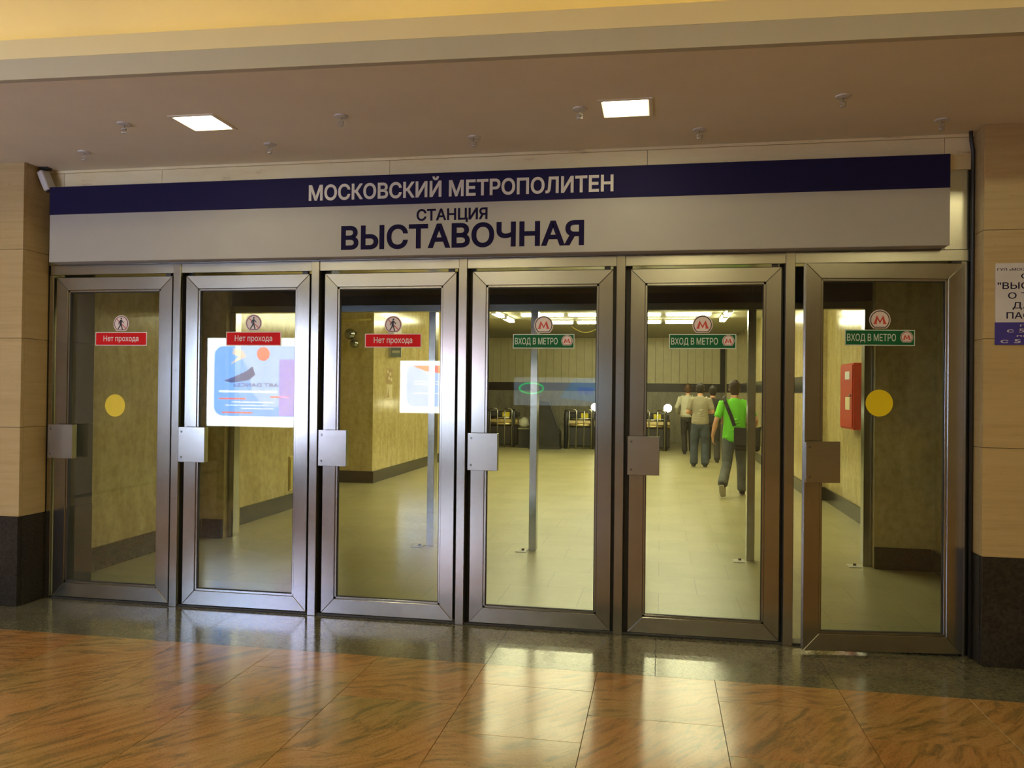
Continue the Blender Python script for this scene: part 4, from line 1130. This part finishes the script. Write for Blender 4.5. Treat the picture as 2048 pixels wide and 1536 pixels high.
    # ---- trousers
    bm = bmesh.new()
    add_loft(bm, [(V(0, 0.0, 1.02), 0.152, 0.105), (V(0, -0.005, 0.95), 0.168, 0.122), (V(0, 0, 0.87), 0.160, 0.115)])
    e = P.get('baggy', 0.006)
    for s, G in ((-1, P['legL']), (1, P['legR'])):
        hp, kn, an = V(0.088 * s, -0.004, 0.92), Vector(G[0]) * H, Vector(G[1]) * H
        add_loft(bm, [(hp, 0.094, 0.105), (lerp(hp, kn, 0.5), 0.082 + e, 0.090 + e), (kn, 0.066 + e, 0.072 + e), (lerp(kn, an, 0.45), 0.064 + e, 0.070 + e), (lerp(kn, an, 0.97), 0.066 + e, 0.074 + e)], 16)
        for q in (0.15, 0.75, 0.88):                        # creases at the knee and over the shoe
            c0 = lerp(kn, an, q)
            add_loft(bm, [(c0 + V(-0.05, -0.045, 0.01), 0.016, 0.016), (c0 + V(0.0, -0.066, -0.005), 0.015, 0.015), (c0 + V(0.05, -0.045, 0.005), 0.016, 0.016)], 8)
    o = remeshed('trousers', bm, P['trousers'], t, 0.011, 5)
    # ---- shoes
    for s, G in ((-1, P['legL']), (1, P['legR'])):
        an = Vector(G[1]) * H
        f = Vector(G[2]).normalized()                        # the way the foot points
        dn = Vector((0, 0, -1)) - f * (-f.z); dn.normalize()
        bm = bmesh.new()
        add_loft(bm, [(an + dn * 0.035 - f * 0.055, 0.036, 0.045), (an + dn * 0.035, 0.043, 0.050), (an + dn * 0.052 + f * 0.09, 0.048, 0.034), (an + dn * 0.058 + f * 0.175, 0.040, 0.025)], 14)
        add_loft(bm, [(an + dn * 0.02, 0.042, 0.045), (an - dn * 0.03, 0.040, 0.044)], 12)
        sh_o = remeshed('shoe', bm, P['shoe'], t, 0.008, 3)
        bm = bmesh.new()
        add_loft(bm, [(an + dn * 0.079 - f * 0.060, 0.038, 0.010), (an + dn * 0.080 + f * 0.03, 0.044, 0.010), (an + dn * 0.080 + f * 0.10, 0.050, 0.010), (an + dn * 0.080 + f * 0.185, 0.040, 0.010)], 14)
        fix(bm); bm_obj('sole', bm, 'shoe_light', sh_o, smooth=True)
    return t

green = person((1.142, 7.75, 0), 'walking person in bright green T-shirt and grey jeans with black shoulder bag', dict(
    h=1.79, baggy=0.012, lean=0.03, head=(0.0, 0.04), hem=0.90, sleeve=0.72, folds=6,
    armL=((-0.285, -0.05, 1.17), (-0.335, -0.02, 0.93), (0.12, 0.25, -1)), armR=((0.315, -0.05, 1.19), (0.30, 0.14, 1.02), (-0.3, 0.7, -0.5)),
    legL=((-0.115, -0.03, 0.50), (-0.200, -0.34, 0.215), (0.16, 0.62, -0.72)), legR=((0.120, 0.12, 0.51), (0.135, 0.10, 0.092), (0.06, 1, 0.0)),
    hair='hair_dark', shirt='shirt_green', trousers='denim_grey', shoe='cloth_black'))
grey = person((0.845, 12.65, 0), 'person in grey T-shirt and loose blue jeans walking behind the white shirt', dict(
    h=1.80, baggy=0.02, lean=0.03, head=(0.0, 0.075), hem=0.97, sleeve=0.72, folds=5,
    armL=((-0.265, -0.02, 1.18), (-0.13, 0.22, 1.16), (0.3, 1, 0.1)), armR=((0.270, 0.0, 1.19), (0.15, 0.22, 1.18), (-0.3, 1, 0.1)),
    legL=((-0.115, 0.06, 0.50), (-0.125, -0.02, 0.092), (-0.06, 1, 0)), legR=((0.110, 0.02, 0.50), (0.105, -0.10, 0.092), (0.08, 1, 0)),
    hair='hair_black', shirt='shirt_grey', trousers='denim_blue', shoe='cloth_dark'))
white = person((0.70, 16.3, 0), 'person in pale shirt and black trousers farthest ahead near the turnstiles', dict(
    h=1.82, lean=0.02, head=(0.0, 0.03), hem=1.0, sleeve=1.2, folds=3,
    armL=((-0.285, -0.03, 1.20), (-0.24, 0.18, 1.06), (0.2, 1, -0.2)), armR=((0.275, -0.02, 1.20), (0.22, 0.20, 1.12), (-0.2, 1, -0.1)),
    legL=((-0.085, 0.05, 0.50), (-0.070, -0.08, 0.092), (-0.05, 1, 0)), legR=((0.10, 0.10, 0.50), (0.11, 0.10, 0.092), (0.06, 1, 0)),
    hair='hair_brown', shirt='shirt_white', trousers='cloth_black', shoe='cloth_black'))
dark = person((1.19, 14.0, 0), 'dark-clothed person half hidden behind the grey T-shirt', dict(
    h=1.76, lean=0.02, head=(0.0, 0.03), hem=0.95, sleeve=0.7, folds=3,
    armL=((-0.27, -0.02, 1.18), (-0.22, 0.16, 1.0), (0.1, 1, -0.5)), armR=((0.27, -0.02, 1.18), (0.24, 0.14, 0.98), (-0.1, 1, -0.5)),
    legL=((-0.10, 0.08, 0.50), (-0.10, 0.06, 0.092), (-0.05, 1, 0)), legR=((0.10, 0.02, 0.50), (0.10, -0.12, 0.092), (0.06, 1, 0)),
    hair='hair_black', shirt='cloth_black', trousers='cloth_dark', shoe='cloth_dark'))

# bags carried by them
t = tag(empty('messenger_bag', (1.142, 7.75, 0.70)), 'black messenger bag hanging at the hip of the green T-shirt', 'bag')
bm = bmesh.new(); add_box(bm, -0.03, 0.36, -0.30, -0.19, 0.02, 0.36, 0.03)
for v in bm.verts: v.co.z += 0.05 * (0.165 - v.co.x); v.co.y += 0.30 * max(0, v.co.x - 0.16)
bm_obj('bag_body', bm, 'cloth_black', t, smooth=False)
bm = bmesh.new(); add_box(bm, -0.035, 0.365, -0.315, -0.295, 0.10, 0.375, 0.008)
for v in bm.verts: v.co.z += 0.05 * (0.165 - v.co.x); v.co.y += 0.30 * max(0, v.co.x - 0.16)
bm_obj('flap', bm, 'cloth_dark', t)
def strap(name, pts, w, th, mat, parent):
    bm = bmesh.new()
    pts = [Vector((p[0] * 1.07, p[1] * 1.12, p[2] + 0.012)) for p in pts]
    rows = []
    for i, p in enumerate(pts):
        d = (pts[min(i + 1, len(pts) - 1)] - pts[max(i - 1, 0)]).normalized()
        n = Vector((p.x * 0.5, p.y if abs(p.y) > 0.02 else -0.02, 0.0))
        if p.z > 0.80: n += Vector((0, 0, 0.10))
        n = (n - d * n.dot(d)).normalized(); s = d.cross(n)
        rows.append([bm.verts.new(p + s * a * w / 2 + n * b * th / 2) for a, b in ((-1, -1), (1, -1), (1, 1), (-1, 1))])
    for A, B in zip(rows[:-1], rows[1:]):
        for k in range(4): bm.faces.new((A[k], A[(k + 1) % 4], B[(k + 1) % 4], B[k]))
    bm.faces.new(rows[0]); bm.faces.new(rows[-1][::-1]); fix(bm)
    return bm_obj(name, bm, mat, parent)
strap('strap', [(-0.02, -0.205, 0.385), (-0.06, -0.165, 0.52), (-0.11, -0.145, 0.66), (-0.145, -0.105, 0.76), (-0.155, -0.04, 0.825), (-0.15, 0.05, 0.835), (-0.12, 0.135, 0.76), (0.02, 0.175, 0.55), (0.18, 0.15, 0.38), (0.30, 0.02, 0.33), (0.35, -0.16, 0.35)], 0.055, 0.008, 'cloth_black', t)
t = tag(empty('shoulder_bag', (0.70, 16.3, 0.95)), 'dark shoulder bag on the back of the pale shirt', 'bag')
bm = bmesh.new(); add_box(bm, 0.06, 0.27, -0.27, -0.185, 0.06, 0.34, 0.025); bm_obj('bag_body', bm, 'cloth_dark', t)
box('pocket', 0.085, 0.245, -0.288, -0.2705, 0.09, 0.22, 'cloth_black', t, 0.006)
strap('strap', [(0.10, -0.17, 0.33), (0.12, -0.135, 0.44), (0.135, -0.075, 0.53), (0.14, 0.0, 0.565), (0.145, 0.09, 0.53), (0.17, 0.135, 0.40), (0.24, 0.06, 0.24), (0.26, -0.15, 0.16)], 0.035, 0.006, 'cloth_black', t)
